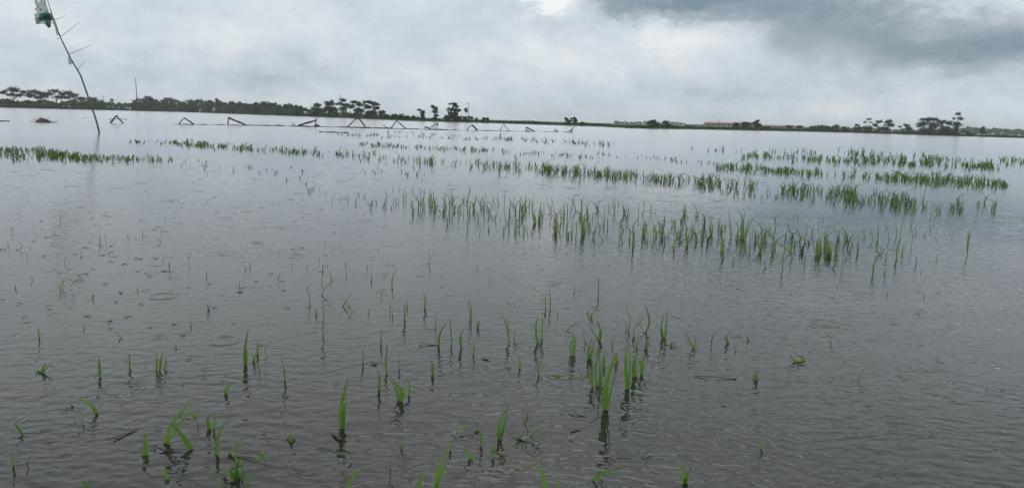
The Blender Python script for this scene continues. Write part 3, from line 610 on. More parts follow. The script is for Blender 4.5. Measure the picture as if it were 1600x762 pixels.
# zone | blades "base (bends) tip @width_mm" split by ; | label or empty | landmark phrase for its neighbours
SEED = """
L|545,615 570,545 655,440 @15; 548,618 600,540 640,478 @8|tall seedling at lower left arching right to a yellowish tip|tall arching seedling at lower left
L|630,635 600,590 560,545 @17|broad leaf leaning left at the foot of the tall arching seedling|
L|648,535 650,500 640,470 @8; 645,530 620,515 572,515 @8|small kinked seedling right of the tall arching seedling, one leaf bent level|
L|320,520 300,490 247,464 @16; 322,520 300,480 262,470 @12|arched seedling at lower left bowing left over its long reflection|bowed seedling at lower left
L|275,555 265,535 245,515 @5||
L|75,585 62,565 38,523 @16|broad leaf leaning left near the lower left edge|broad leaf by the lower left edge
L|75,588 55,560 44,548 @9||
L|45,690 41,660 40,638 @7||
L|95,695 88,680 105,660 @4||
L|478,655 478,610 473,570 @17|single broad upright leaf between the bowed seedling and the bottom tuft|broad upright leaf at lower left
L|745,455 750,430 777,418 @17; 742,452 742,440 740,430 @10|short broad leaf tipped right beneath the bright pair at left of centre|
L|690,570 683,545 685,520 @15; 703,570 708,535 710,510 @9|short stubby seedling with a dark leaf, left of the bottom tuft|
L|715,655 715,600 742,537 @12|slender leaf rising right of the stubby seedling|
L|755,650 775,620 830,573 @10|slender leaf slanting right over the bottom tuft|
L|785,735 775,670 784,625 @20; 780,735 760,710 725,690 @12; 790,735 800,700 788,630 @12; 782,740 750,715 712,705 @9; 778,738 778,700 790,660 @14; 770,740 760,715 762,690 @10|dense tuft of six leaves at the bottom edge, left part of the photo|tuft at the bottom edge
L|725,760 720,730 728,710 @8; 815,760 820,720 828,700 @7||
L|550,735 545,715 520,695 @13|small broad leaf leaning left, left of the bottom tuft|
L|290,762 275,745 235,733 @14|leaf lying low at the bottom edge in the left corner|
L|806,360 806,300 818,237 @15; 810,358 812,310 806,300 @10|tallest bright seedling left of centre, upright with a pointed tip|tall bright seedling left of centre
L|830,350 832,335 820,318 @12; 835,348 838,330 842,318 @7||
L|329,400 327,360 325,330 @12|single upright seedling with a squiggly dark reflection, left part of the water|upright seedling at left
L|427,368 426,340 424,320 @8||
L|517,378 515,340 515,308 @12; 512,376 520,340 526,350 @8; 525,378 530,340 537,310 @9; 541,372 546,350 542,330 @9|clump of four short leaves right of the upright seedling at left|short four leaved clump at left
L|480,360 477,352 478,345 @8||
L|135,383 145,365 150,350 @10; 138,382 160,362 180,350 @6; 130,382 122,377 116,378 @12; 140,384 148,375 150,368 @8|small splayed seedling near the left edge with one long thin leaf|small splayed seedling at left
L|129,270 127,250 126,233 @9||
L|278,238 276,225 280,213 @8; 276,238 270,230 272,226 @6||
L|400,270 390,258 370,243 @5; 398,270 404,268 407,268 @5||
L|628,232 628,222 627,206 @5||
L|631,333 630,310 628,285 @5||
L|580,302 578,292 583,283 @5||
L|235,487 240,492 232,484 @8||
L|198,112 197,98 197,84 @6|stub beside the round looped stalk at upper left|
L|205,105 212,75 240,82 240,92 215,108 @6|round looped stalk curled into a ring on the water at left|round looped stalk
L|108,80 102,70 100,58 @5||
L|50,106 52,98 50,90 @5||
L|305,138 306,130 307,124 @6||
L|453,115 452,108 453,99 @5||
L|685,175 683,160 686,150 @6; 686,175 690,165 691,160 @5||
L|788,106 788,90 787,76 @4||
L|680,68 680,55 692,43 @5||
L|558,40 555,25 562,16 @6||
L|620,30 620,12 618,-6 @6||
L|823,36 822,22 826,10 @6||
L|807,46 807,38 808,32 @5||
L|213,26 212,14 211,6 @5||
L|224,50 224,42 222,35 @5||
M|178,160 172,120 168,98 @6; 172,104 166,100 160,100 @5|thin dark seedling left of the tall stalk with a bent tip|
M|220,255 222,180 214,120 @9; 216,125 235,95 272,70 @7|tall thin stalk with its top leaf bent off to the right|tall stalk with the bent top leaf
M|197,190 196,180 192,168 @5||
M|318,183 295,150 258,120 @6; 285,165 300,145 320,115 @8; 300,160 306,168 318,184 @5|seedling of crossed leaves shaped like an X in mid water|X-shaped seedling
M|447,96 450,65 466,35 @10|upright leaf leaning right, alone above the X-shaped seedling|
M|248,76 246,62 240,46 @6||
M|216,92 217,84 215,72 @5; 220,50 219,40 218,25 @5||
M|380,82 380,70 383,55 @7||
M|362,64 362,52 363,40 @4||
M|567,28 573,10 567,-28 @9; 566,26 555,22 540,26 @5|lone bright seedling in open mid water with one level leaf|lone bright seedling in mid water
M|555,172 557,140 549,118 @11|short curved bright seedling right of the X-shaped seedling|
M|442,178 441,160 441,144 @6||
M|489,208 488,175 490,150 @11; 497,168 497,155 496,136 @6|short dark pair of leaves right of the X-shaped seedling|short dark pair in mid water
M|590,236 591,210 592,183 @9||
M|600,297 605,255 629,213 @12; 604,290 600,270 601,262 @6|tall leaf leaning right, centre left, above a dark reflection|tall leaning leaf left of centre
M|643,292 641,240 634,196 @9|tall thin leaf standing close right of the leaning one left of centre|
M|676,302 672,265 686,238 @12|curved leaf right of the tall thin leaf left of centre|
M|411,288 412,265 412,240 @8||
M|430,304 430,295 430,282 @6||
M|430,386 427,340 431,300 @9||
M|352,352 352,325 352,303 @8||
M|472,372 471,350 473,333 @6||
M|707,212 708,170 700,145 716,118 @9; 706,200 700,165 697,150 @6|tall wavy seedling left of the centre clump|wavy seedling left of the centre clump
M|727,237 728,215 716,198 @10; 730,236 735,220 734,208 @8||
M|833,292 825,230 798,170 @10; 830,290 832,240 828,200 @6|long leaf leaning left toward the wavy seedling|long left leaning leaf near the centre
M|715,322 718,290 706,264 @12|short broad leaf with a dark squiggle below, left of the centre clump|
M|770,82 768,70 773,56 @5||
M|728,42 728,30 729,18 @4||
M|580,392 581,360 576,338 @14|short broad upright leaf over the longest squiggly reflection|short broad leaf over a long squiggle
M|95,412 92,370 80,322 @12|upright leaf leaning left, right of the tall bright seedling|upright leaf left of the tall lone blade
M|5,322 5,298 5,274 @9||
M|36,332 30,300 62,260 @4||
M|13,392 12,378 14,358 @4||
M|405,442 406,405 400,372 @13|short pointed leaf right of the tall lone blade|
M|475,478 478,440 430,398 @20; 470,470 460,435 452,425 @12|very broad leaf tipped left, right of the tall lone blade|broad leaf tipped left
M|503,458 505,420 488,393 @10||
M|283,568 282,490 304,392 @19; 286,566 290,520 296,470 @12|tall lone blade standing by itself low in the middle left|tall lone blade
M|478,630 485,605 524,570 @9|thin leaf slanting right at the bottom, right of the tall lone blade|
M|802,605 800,550 846,470 @16; 800,600 797,560 800,538 @14; 804,602 815,560 828,510 @12|forked bright blade just behind the pale brown lumps|forked blade by the brown lumps
M|738,625 742,590 725,558 @10; 735,575 690,555 660,590 640,598 @9|arched leaf bending left over the bottom edge near the forked blade|
M|704,668 695,645 672,608 @10; 700,665 712,660 708,650 @8||
M|590,765 605,690 648,592 @16; 592,765 612,710 630,665 @10|tall broad blade rising right from the bottom edge|tall blade at the bottom edge
M|640,640 636,615 644,598 @7||
M|782,668 775,645 786,612 @9; 780,640 786,632 790,622 @6|short leaf just left of the forked blade|
M|538,775 540,740 552,705 @13||
M|292,775 335,705 390,685 445,668 @11|long leaf trailing right along the water at the bottom edge|
M|110,610 118,600 115,582 @16||
M|0,672 25,662 48,656 @7; 5,650 20,645 30,630 @9|flat leaves afloat right of the bottom tuft|
M|440,740 442,700 438,672 @4||
N|110,168 108,135 75,110 52,86 @9; 125,173 126,140 122,105 @8; 104,150 95,140 88,142 @6|broken stalk bent left beside an upright leaf, above the centre clump|broken stalk
N|205,118 206,104 206,88 @6||
N|284,132 285,95 284,62 @8|single thin upright leaf standing alone above the centre clump|thin upright leaf above the centre clump
N|8,284 8,255 9,230 @8||
N|85,287 78,240 86,188 @13; 98,272 100,220 101,176 @14; 90,287 92,250 78,225 @8|tall pair of bright leaves at the left of the centre clump|tall pair left of the centre clump
N|88,392 84,350 87,298 @12|upright leaf below the tall pair of bright leaves|
N|25,368 26,345 13,316 @10||
N|200,328 200,285 206,243 @12; 194,325 190,295 196,278 @9; 204,320 208,290 204,262 @9|tight upright trio of leaves left in the centre clump|tight trio in the centre clump
N|255,338 250,310 264,266 @10; 258,335 268,305 268,280 @9||
N|282,272 290,240 282,208 @10; 280,268 260,235 246,175 @7; 246,190 258,178 268,176 @6|curled seedling behind the tight trio in the centre clump|curled seedling in the centre clump
N|180,245 205,225 235,212 @7||
N|240,290 236,262 242,240 @4||
N|382,243 388,205 373,165 @13; 376,240 374,220 360,205 @6|bright leaf leaning left behind the tallest double blade|bright left leaning leaf in the centre clump
N|440,252 452,210 434,152 @12; 436,250 420,220 455,190 @7|wavy leaf between the two brightest uprights in the centre clump|
N|404,268 400,240 436,195 @8; 410,300 412,280 420,250 @8||
N|445,306 442,285 452,262 @13||
N|498,272 492,220 510,165 @16; 503,272 508,220 512,180 @14; 495,270 490,240 498,205 @10|bright upright pair at the right end of the centre clump|bright upright pair
N|520,296 535,285 560,292 @6; 515,292 505,288 500,284 @6||
N|598,304 585,280 572,246 @10; 600,302 604,275 598,246 @10; 606,300 612,285 608,272 @6|small V-shaped seedling right of the bright upright pair|V-shaped seedling
N|712,288 706,265 722,240 @11; 708,285 700,270 690,262 @6|small pale seedling right of the V-shaped one|small pale seedling
N|655,288 662,262 690,240 @4||
N|778,278 774,268 780,256 @9||
N|738,310 734,300 740,285 @5||
N|805,408 803,392 812,374 @14; 800,400 795,390 800,385 @7|small stub seedling alone right of the rain rings|
N|818,634 825,615 815,598 @9||
N|265,432 262,380 278,345 @13; 284,430 290,360 280,300 @17; 278,425 274,370 288,312 @12; 290,415 298,370 302,305 @12|cluster of four tall blades left of the tallest double blade|four blade cluster in the centre clump
N|308,508 312,420 342,318 @20; 302,505 300,430 322,350 @15; 314,500 330,420 346,365 @10|tallest double blade of the centre clump, leaning right at its front|tallest double blade
N|340,356 344,335 347,308 @9||
N|378,438 374,350 382,285 @19; 382,436 388,360 386,300 @12|thick straight blade standing right of the tallest double blade|thick straight blade in the centre clump
N|408,398 404,350 414,308 @17; 400,396 398,360 404,340 @10|stout blade right of the thick straight one in the centre clump|
N|428,394 432,360 436,322 @14|short stout blade at the right edge of the centre clump front|
N|250,318 252,300 262,280 @9; 330,298 330,280 326,270 @5||
N|572,748 562,710 553,672 @16; 566,748 580,720 590,715 @12|short broad leaf near the rain ring at the bottom, right of centre|
N|265,738 300,712 350,708 445,728 @12|long leaf arching low over the bottom edge in the centre|
N|112,770 95,710 58,662 @15; 150,770 148,735 138,715 @8|pair of broad leaves leaning left at the bottom edge in the centre|
N|30,602 18,590 5,585 @12; 20,600 60,560 110,578 @5; 30,606 70,600 130,575 @5; 60,590 90,570 120,570 @4; 10,600 45,590 70,560 @5|flattened tangle of pale thin leaves behind the brown lumps|
N|175,520 210,512 250,524 @8||
N|40,550 52,530 44,500 @4||
N|110,398 170,398 240,400 @5; 10,290 40,284 75,290 @4||
O|385,78 386,60 386,38 @6||
O|345,60 346,30 362,2 @8||
O|515,134 514,126 517,116 @5||
O|203,278 212,262 226,240 @5||
O|122,345 90,345 66,312 @14; 120,343 100,325 85,322 @14|broad green leaf lying flat on the water, alone at right|broad flat leaf at right
O|295,410 315,375 337,342 @4|thin pale stalk sticking up at a slant, alone at lower right|thin slanted stalk at right
O|392,128 394,120 398,116 @4||
A|190,212 200,150 215,60||
A|215,205 230,140 300,160 @11||
A|265,265 285,225 325,185||
A|280,105 290,80 305,60 @11||
A|180,105 150,100 150,65 200,65 @9||
A|340,298 340,230 300,150; 345,300 350,240 385,220; 410,300 408,280 410,260 @10||
A|385,292 375,220 400,150 350,75; 395,290 410,230 380,180 @10; 390,215 400,150 402,75|tall crooked seedling with a zigzag leaf at the left end of the near row|crooked seedling of the near row
A|470,252 455,180 438,105 @17; 478,255 470,180 462,98 @15; 455,240 460,160 498,130; 480,260 490,200 490,150|bright clump with tall left leaning leaves, first in the near row|first bright clump of the near row
A|503,298 495,200 488,110 @15; 510,298 510,220 532,155; 505,265 560,262 612,265 @9; 515,290 530,250 525,200 @12|V-shaped bright clump with a level leaf, left part of the near row|bright V clump of the near row
A|610,272 600,190 580,118; 600,270 590,210 560,160 @11; 612,270 610,170 640,110 @10; 625,290 610,240 600,200 @10||
A|650,352 655,260 656,180 @14; 655,220 680,180 702,150 @10||
A|688,332 690,310 684,280 @12; 690,250 680,235 720,225 @9||
A|765,245 760,210 722,180; 790,345 790,290 765,225 @12; 750,320 755,280 750,250 @9||
A|835,412 830,300 824,150; 828,260 835,180 850,95; 820,240 825,200 828,170 @10||
A|885,305 880,250 858,215 @20; 885,300 905,230 916,145 @17; 895,300 890,240 940,180; 890,260 910,200 905,160 @12; 880,330 890,290 910,260 @12|thick bright crossing clump in the left half of the near row|crossing clump of the near row
A|935,402 930,350 900,300 @14; 905,395 900,375 900,355 @9||
A|950,248 975,190 1015,140; 1012,180 1012,150 1015,110 @10||
A|995,352 998,270 995,185 @13|straight dark upright stalk right of the crossing clump|dark stalk right of the crossing clump
A|1140,248 1130,215 1115,190; 1085,215 1090,180 1100,175 @12; 1130,190 1128,160 1128,130 @8||
A|1195,235 1195,180 1210,115 1255,128 @10||
A|1240,300 1260,230 1235,190 1180,190; 1245,300 1255,260 1250,210 @14; 1275,270 1272,250 1270,230 @10||
A|1210,445 1200,370 1194,295 @14; 1238,432 1245,350 1245,270 @15; 1220,440 1225,420 1212,390 @12|tall bright pair side by side in the near row|tall bright pair of the near row
A|1100,405 1115,350 1148,300 @12; 1085,395 1070,370 1095,355 @9; 1155,390 1160,370 1150,345 @8||
A|1360,285 1350,220 1366,155 @15; 1365,285 1375,230 1370,190 @11||
A|1400,352 1415,300 1405,270 @11; 1405,240 1405,190 1418,140; 1400,250 1415,220 1430,205 @10||
A|1440,275 1445,220 1435,180; 1475,270 1480,220 1488,150; 1465,260 1470,220 1460,190 @10||
A|1490,432 1475,330 1485,260 @16; 1500,435 1490,340 1520,280 @18; 1530,405 1540,340 1560,215 @14; 1510,430 1500,370 1475,340 @13; 1545,410 1550,360 1545,300 @13|broad bright tuft of five leaves in the near row|five leaved tuft of the near row
A|1342,432 1345,370 1358,310 @11||
A|955,512 950,460 960,412 @10||
A|1040,508 1040,480 1040,452 @15||
A|1185,532 1185,490 1186,450 @10||
A|1305,552 1310,510 1332,470 @11||
A|1388,552 1385,520 1392,490 @12; 1415,520 1430,480 1420,430 @11; 1392,490 1400,470 1405,460 @12||
A|25,175 22,140 5,132 @9; 25,165 10,110 10,58 @9||
A|85,105 86,80 85,52 @8||
A|97,216 97,200 96,178 @7||
A|258,432 257,420 258,408 @6||
B|15,418 15,350 5,330 @14; 22,410 30,300 35,205 @11; 10,415 12,370 14,340 @12||
B|125,432 125,380 105,330 @13||
B|170,402 168,310 170,225 @13; 235,420 230,340 242,230 @14; 262,335 262,260 266,205||
B|130,312 115,270 82,220 105,155 @11; 150,240 140,200 145,170 @10||
B|180,528 170,470 158,410 @18; 185,530 185,430 212,350 @18; 192,525 200,440 190,365 @15; 172,520 155,480 155,430 @13; 205,500 240,400 250,330 @13|low thick bright tuft fanning up in the near row, right of the five leaved one|thick fan tuft of the near row
B|332,432 325,390 365,340 @10; 325,330 325,290 322,260 @8||
B|380,312 360,240 355,190 370,140 @13; 385,320 400,330 420,325 @10||
B|435,305 435,230 428,185 @20; 440,305 440,220 465,155 @14|stout stub with a hooked tip standing behind the tallest bright clump|hooked stout stub of the near row
B|440,545 430,430 380,330 @15; 460,550 440,420 425,310 @18; 470,535 460,400 492,295 @15; 450,550 440,480 385,420 @14; 478,520 460,450 450,380 @15|tallest bright clump of the near row, five long leaves|tallest bright clump of the near row
B|380,582 385,500 380,430 @13; 378,440 395,415 410,430 @9||
B|505,432 500,360 480,300 @9||
B|545,582 570,480 605,420 @14; 562,572 575,500 642,440 @11; 548,575 540,520 535,460 @10; 560,575 590,480 620,445 @9|spreading seedling of right leaning leaves, right of the tallest bright clump|right leaning spreader of the near row
B|605,312 605,250 625,205 @10; 605,275 580,280 552,308 @9||
B|640,442 640,400 640,345 592,335 @10||
B|660,425 665,340 664,250 @10; 665,260 690,255 705,250 @8||
B|760,325 755,240 735,165 @12; 765,320 775,240 762,170 @10; 750,260 740,230 720,200 @9||
B|700,300 705,250 685,195 @9; 720,280 715,240 712,200 @9; 800,268 800,230 785,200 @9; 810,240 805,215 800,190 @8||
B|862,352 850,270 836,200 @16; 870,355 880,300 875,215 @12; 855,340 850,300 860,260 @12|bright left leaning pair in the gap behind the arched leaves|bright pair behind the arched leaves
B|895,358 905,300 905,240 @14; 870,345 880,320 890,310 @9||
B|1003,372 1003,300 1006,228 @11|straight thin stalk left of the arched lone leaf in the near row|
B|1040,352 1042,325 1042,300 @9; 1057,295 1055,250 1055,210 @9||
B|1118,322 1135,270 1105,230 1065,192 @14|lone leaf arched left, behind the middle of the near row|arched lone leaf of the near row
B|1135,332 1180,330 1232,328 @8||
B|825,572 850,500 815,450 772,425 @15|arched leaf bowing left at the front, left one of two|two bowed leaves of the near row
B|810,655 812,620 818,575 @9||
B|910,592 920,520 885,470 838,445 @16|arched leaf bowing left at the front, right one of two|
B|945,662 950,560 950,460 1012,365 @18; 950,600 970,520 1000,510 @9; 955,640 965,600 965,560 @12|tall dark seedling bent right at the top, at the front of the near row|dark bent seedling of the near row
B|1030,595 1045,520 1030,480 1000,440 @11||
B|1065,562 1085,480 1060,430 1028,365 @12; 1060,560 1065,500 1080,460 @10||
B|1095,602 1095,550 1092,500 @10; 1130,600 1125,560 1128,520 @8||
B|1155,602 1150,500 1170,470 1208,452 @12||
B|1240,555 1250,480 1215,430 1165,405 @13; 1245,500 1270,450 1312,410 @10|Y-shaped seedling with one leaf each way, in the near row|Y-shaped seedling of the near row
B|1300,570 1300,540 1302,490 @9; 1270,580 1290,575 1310,580 @7||
B|1390,562 1370,500 1320,450 @12; 1370,470 1368,420 1362,365 @9||
B|1355,692 1360,620 1380,590 1432,545 @14; 1350,690 1335,665 1305,660 @9||
B|1425,505 1420,420 1440,370 1465,320 @13; 1490,380 1480,350 1470,330 @9||
B|1458,352 1460,300 1456,235 @22; 1465,350 1475,300 1468,260 @14; 1450,350 1440,310 1442,275 @14|short bright clump behind the middle of the near row, three broad leaves|short bright clump behind the near row
B|1480,655 1475,550 1472,460 @17; 1490,645 1500,560 1530,480 @14; 1530,520 1540,450 1480,410 @12; 1488,640 1490,560 1505,490 @13|yellowish clump with a hooked leaf in the middle of the near row|yellowish hooked clump of the near row
B|1570,352 1575,290 1540,250 1512,228 @12||
B|1185,705 1170,670 1210,640 @8; 1250,705 1245,680 1250,650 @9; 1200,690 1230,660 1290,665 @7||
C|62,215 85,180 122,150 @11||
C|200,355 185,290 185,225 @20; 205,358 215,290 225,212 @18; 200,345 205,200 240,165 320,120 @9; 195,350 175,310 178,260 @13|bright stubby clump with one long thin leaf arched right|bright stub with a long thin leaf
C|315,425 310,340 357,232 @15|single leaf leaning right, right of the bright stub with a thin leaf|
C|400,402 395,280 370,130 418,62 @15; 390,385 382,260 385,150 @10; 385,150 410,155 440,155 @8|tallest seedling right of middle in the near row, tip kinked right|tall kinked seedling of the near row
C|438,405 470,320 450,240 405,180 @11||
C|318,562 310,440 280,390 225,370 @13; 310,545 290,490 240,462 @11; 320,555 325,490 318,440 @14; 300,520 300,470 300,430 @12|splayed low clump leaning left at the front right of the near row|splayed front clump of the near row
C|520,402 520,260 490,150 425,118 @14; 520,392 520,240 538,108 @17; 512,402 490,320 492,260 @15; 540,392 555,260 602,150 @14; 535,420 580,260 630,180 712,128 @12; 525,410 540,330 548,270 @18; 505,380 505,330 515,290 @16|biggest tuft of the near row, tall leaves spraying both ways|biggest tuft of the near row
C|630,412 635,300 618,180 @14; 645,390 660,385 675,380 @8||
C|735,355 735,280 690,220 @10||
C|780,322 780,260 738,218 @10||
C|690,525 665,450 663,395 @18; 682,525 705,450 706,380 @18; 690,520 690,450 685,400 @15|short bright block-like clump in front of the biggest tuft|short bright block of the near row
C|805,562 795,500 817,440 @16; 815,560 822,510 812,450 @12||
C|908,695 910,580 930,490 840,450 745,430 @12|thin stem arched far to the left like a bow, at the front|bow shaped stem of the near row
C|838,285 835,220 790,180 715,175 @12; 828,200 850,175 892,155 @9||
C|990,375 970,280 905,230 @12||
C|980,245 960,200 900,175 830,192 @9||
C|1085,402 1060,330 1018,290 @15; 1050,300 1090,310 1145,300 @9; 1085,420 1085,380 1075,350 @13||
C|1003,595 990,500 1030,460 1085,430 @13||
C|1022,235 1018,190 1026,150 @10; 1060,205 1058,170 1054,128 @9||
C|1150,335 1145,280 1140,222 @10; 1180,452 1140,400 1128,350 @10||
C|1270,385 1265,260 1277,130 @9||
C|1308,210 1315,180 1298,140 @8||
C|1240,560 1215,460 1222,375 @13; 1270,555 1255,460 1258,380 @20; 1292,545 1285,440 1300,350 @18; 1278,550 1275,450 1280,400 @17; 1250,550 1245,480 1240,420 @14|dense dark-footed tuft of broad leaves at the right of the near row|dark-footed tuft of the near row
C|1345,555 1340,460 1315,390 @20; 1360,545 1380,450 1410,395 @15; 1355,550 1360,470 1350,400 @16; 1390,555 1395,490 1402,430 @12|twin tuft close right of the dense dark-footed one|
C|1440,565 1445,470 1472,380 @15; 1455,560 1475,480 1478,400 @11; 1430,530 1430,470 1425,400 @10||
C|1505,565 1530,450 1500,350 1450,300 @10||
C|1495,745 1495,680 1497,620 @8||
C|1130,672 1128,610 1142,550 @11||
C|740,685 725,630 762,570 @11||
C|590,672 592,635 590,600 @9; 640,600 650,590 720,570 @7; 600,610 640,600 690,610 @8||
C|520,545 520,490 522,440 @9; 580,535 582,480 580,430 @10; 525,475 570,480 630,480 @7||
C|1400,692 1430,650 1462,590 @11; 1380,690 1390,685 1410,685 @9||
C|1225,680 1235,640 1260,610 @9; 1290,690 1290,650 1285,610 @8||
D|50,522 80,420 142,335 @9; 60,520 50,500 55,480 @12; 70,516 100,520 135,522 @7||
D|278,412 260,320 228,270 @11; 205,380 190,330 232,270 @9; 200,360 180,330 180,290 @8||
D|330,405 330,320 347,238 @14|short straight dark stalk near the right end of the near row|
D|425,292 405,260 442,225 @9||
D|512,372 515,310 498,275 465,285 @12; 440,425 435,350 480,282 @9||
D|515,600 520,480 550,380 @15; 548,400 565,280 607,110 @10; 575,555 580,470 640,420 @11; 560,545 590,500 595,470 @10|very tall thin stalk rising above the others at the right of the near row|very tall thin stalk at right
D|662,485 672,370 668,255 @9; 660,275 660,230 682,200 @10; 712,335 700,280 770,245 @10||
D|790,370 800,340 770,330 @11||
D|895,378 925,320 880,285 805,295 @13; 850,320 855,280 860,250 @9||
D|1055,358 1075,320 1040,248 @9; 1015,358 1050,358 1100,362 @7||
D|1215,570 1215,460 1225,370 1245,330 @16; 1230,390 1250,320 1332,268 @9; 1222,460 1235,400 1250,345 @12|bright isolated seedling with a thin leaf flung right, right end of the near row|isolated bright seedling at right
D|915,605 915,560 955,522 @10||
D|710,660 708,600 712,545 @7||
D|285,730 290,650 352,550 @12; 350,555 320,520 300,420 @10||
D|340,565 370,540 320,440 @9; 415,600 410,550 465,485 @10; 390,520 350,470 310,445 @8||
D|400,745 395,715 408,690 @10||
D|755,740 755,720 757,700 @6||
D|590,132 600,100 575,65 @18; 615,150 612,100 602,80 @15; 605,70 600,30 540,10 @8||
D|640,135 660,100 682,62 @15; 670,130 675,90 690,60 @15||
D|860,135 870,60 868,0 @12||
D|920,142 910,90 895,40 @18; 935,135 940,90 932,50 @18; 950,140 955,100 960,60 @16; 900,120 890,90 885,60 @13|bright low clump of leaves at the right, in the row behind the near one|bright low clump of the second row
D|1045,135 1050,80 1048,15 @13; 1060,130 1075,90 1080,40 @13||
D|1180,205 1170,120 1150,10 @10||
D|1318,160 1315,100 1335,30 @11||
D|1370,95 1375,50 1380,0 @11||
D|1495,85 1505,40 1510,0 @10||
Q|345,418 362,375 350,335 @12||
Q|430,462 432,420 424,375 @12||
Q|500,437 495,415 492,388 @14||
Q|352,198 362,175 340,160 348,135 @8; 360,190 372,165 368,140 @6||
Q|330,332 318,290 328,252 @7||
Q|174,246 170,232 172,220 @5; 180,186 176,172 178,160 @5||
Q|788,345 800,322 828,330 @9; 792,345 815,350 830,352 @8||
Q|592,292 590,255 640,185 720,165 @8||
Q|632,505 632,440 652,388 @13||
Q|655,365 660,330 678,290 @14||
Q|405,320 412,270 380,195 @13||
S|165,392 165,370 188,348 @6||
S|270,397 268,385 266,372 @7||
S|355,352 356,338 354,322 @5; 375,422 378,400 378,372 @6; 412,377 414,362 405,350 @5||
S|540,377 538,360 545,346 @7; 545,462 543,445 543,428 @5||
S|690,392 692,378 691,362 @6||
S|790,578 786,555 790,535 @7; 808,552 806,540 812,530 @5; 770,562 758,566 748,570 @6||
S|835,382 830,360 842,346 @5||
S|768,270 767,258 768,246 @5||
S|396,227 398,212 396,198 @4||
S|62,468 74,445 90,416 @7||
S|325,722 340,705 318,672 @8||
S|702,717 696,700 708,690 @6||
S|866,750 865,730 866,708 @6||
T|48,217 52,200 45,182 @8||
T|100,244 132,232 132,205 62,170 @9|curved stalk bent over like a hook near the left edge|hooked stalk at left
T|168,284 170,272 167,258 @7; 187,233 192,222 182,215 @5||
T|375,52 377,35 374,18 @8||
T|488,42 488,20 488,0 @7||
T|628,182 624,160 626,138 @7; 663,197 662,175 664,153 @7; 655,162 664,158 674,157 @5||
T|803,163 800,150 804,138 @7||
T|893,144 893,128 894,110 @7||
T|1014,134 1010,120 1018,108 @7; 1006,192 1000,176 1010,162 @8||
T|621,248 620,236 623,222 @7||
T|504,276 503,255 503,236 @8||
T|75,137 70,128 78,118 @5||
T|1035,58 1036,45 1038,33 @5||
T|920,208 918,198 925,190 @6||
T|1023,302 1021,290 1023,276 @6||
"""
def bez(P, t):
    while len(P) > 1: P = [a.lerp(b, t) for a, b in zip(P, P[1:])]
    return P[0]
def blade_geo(pts, w, rnd, n=8, sub=True):
    """A folded tapering leaf along a bent line; returns verts and faces."""
    phi = rnd.uniform(-.95, .95); side0 = Vector((math.cos(phi), math.sin(phi), 0))
    v = []; f = []
    C = [bez(pts, i / n) for i in range(n + 1)]
    if len(pts) > 2:      # pass through every traced bend
        C = []
        m_ = len(pts) - 1
        for i in range(n + 1):
            s = i / n * m_; k = min(int(s), m_ - 1); q = s - k
            p0 = pts[max(k - 1, 0)]; p1 = pts[k]; p2 = pts[k + 1]; p3 = pts[min(k + 2, m_)]
            C.append(.5 * ((2 * p1) + (p2 - p0) * q + (2 * p0 - 5 * p1 + 4 * p2 - p3) * q * q + (3 * p1 - p0 - 3 * p2 + p3) * q ** 3))
    if sub:
        d = (C[1] - C[0]).normalized(); C = [C[0] - Vector((d.x * .02, d.y * .02, .07))] + C
    k = len(C); twist = rnd.uniform(-.7, .7)
    for i, c in enumerate(C):
        a, b = C[max(i - 1, 0)], C[min(i + 1, k - 1)]
        t = (b - a).normalized(); s = i / (k - 1)
        prof = min(1, .68 + 1.0 * s) * (1 - max(0, (s - .3) / .7) ** 1.35 * .97)
        sd = side0 * math.cos(twist * s) + Vector((-side0.y, side0.x, .3)) * math.sin(twist * s)
        sd = (sd - t * sd.dot(t)).normalized(); nn = t.cross(sd)
        hw = w * .5 * prof
        v += [tuple(c - sd * hw), tuple(c + nn * hw * .45), tuple(c + sd * hw)]
    for i in range(k - 1):
        f += [(i * 3, i * 3 + 1, i * 3 + 4, i * 3 + 3), (i * 3 + 1, i * 3 + 2, i * 3 + 5, i * 3 + 4)]
    return v, f

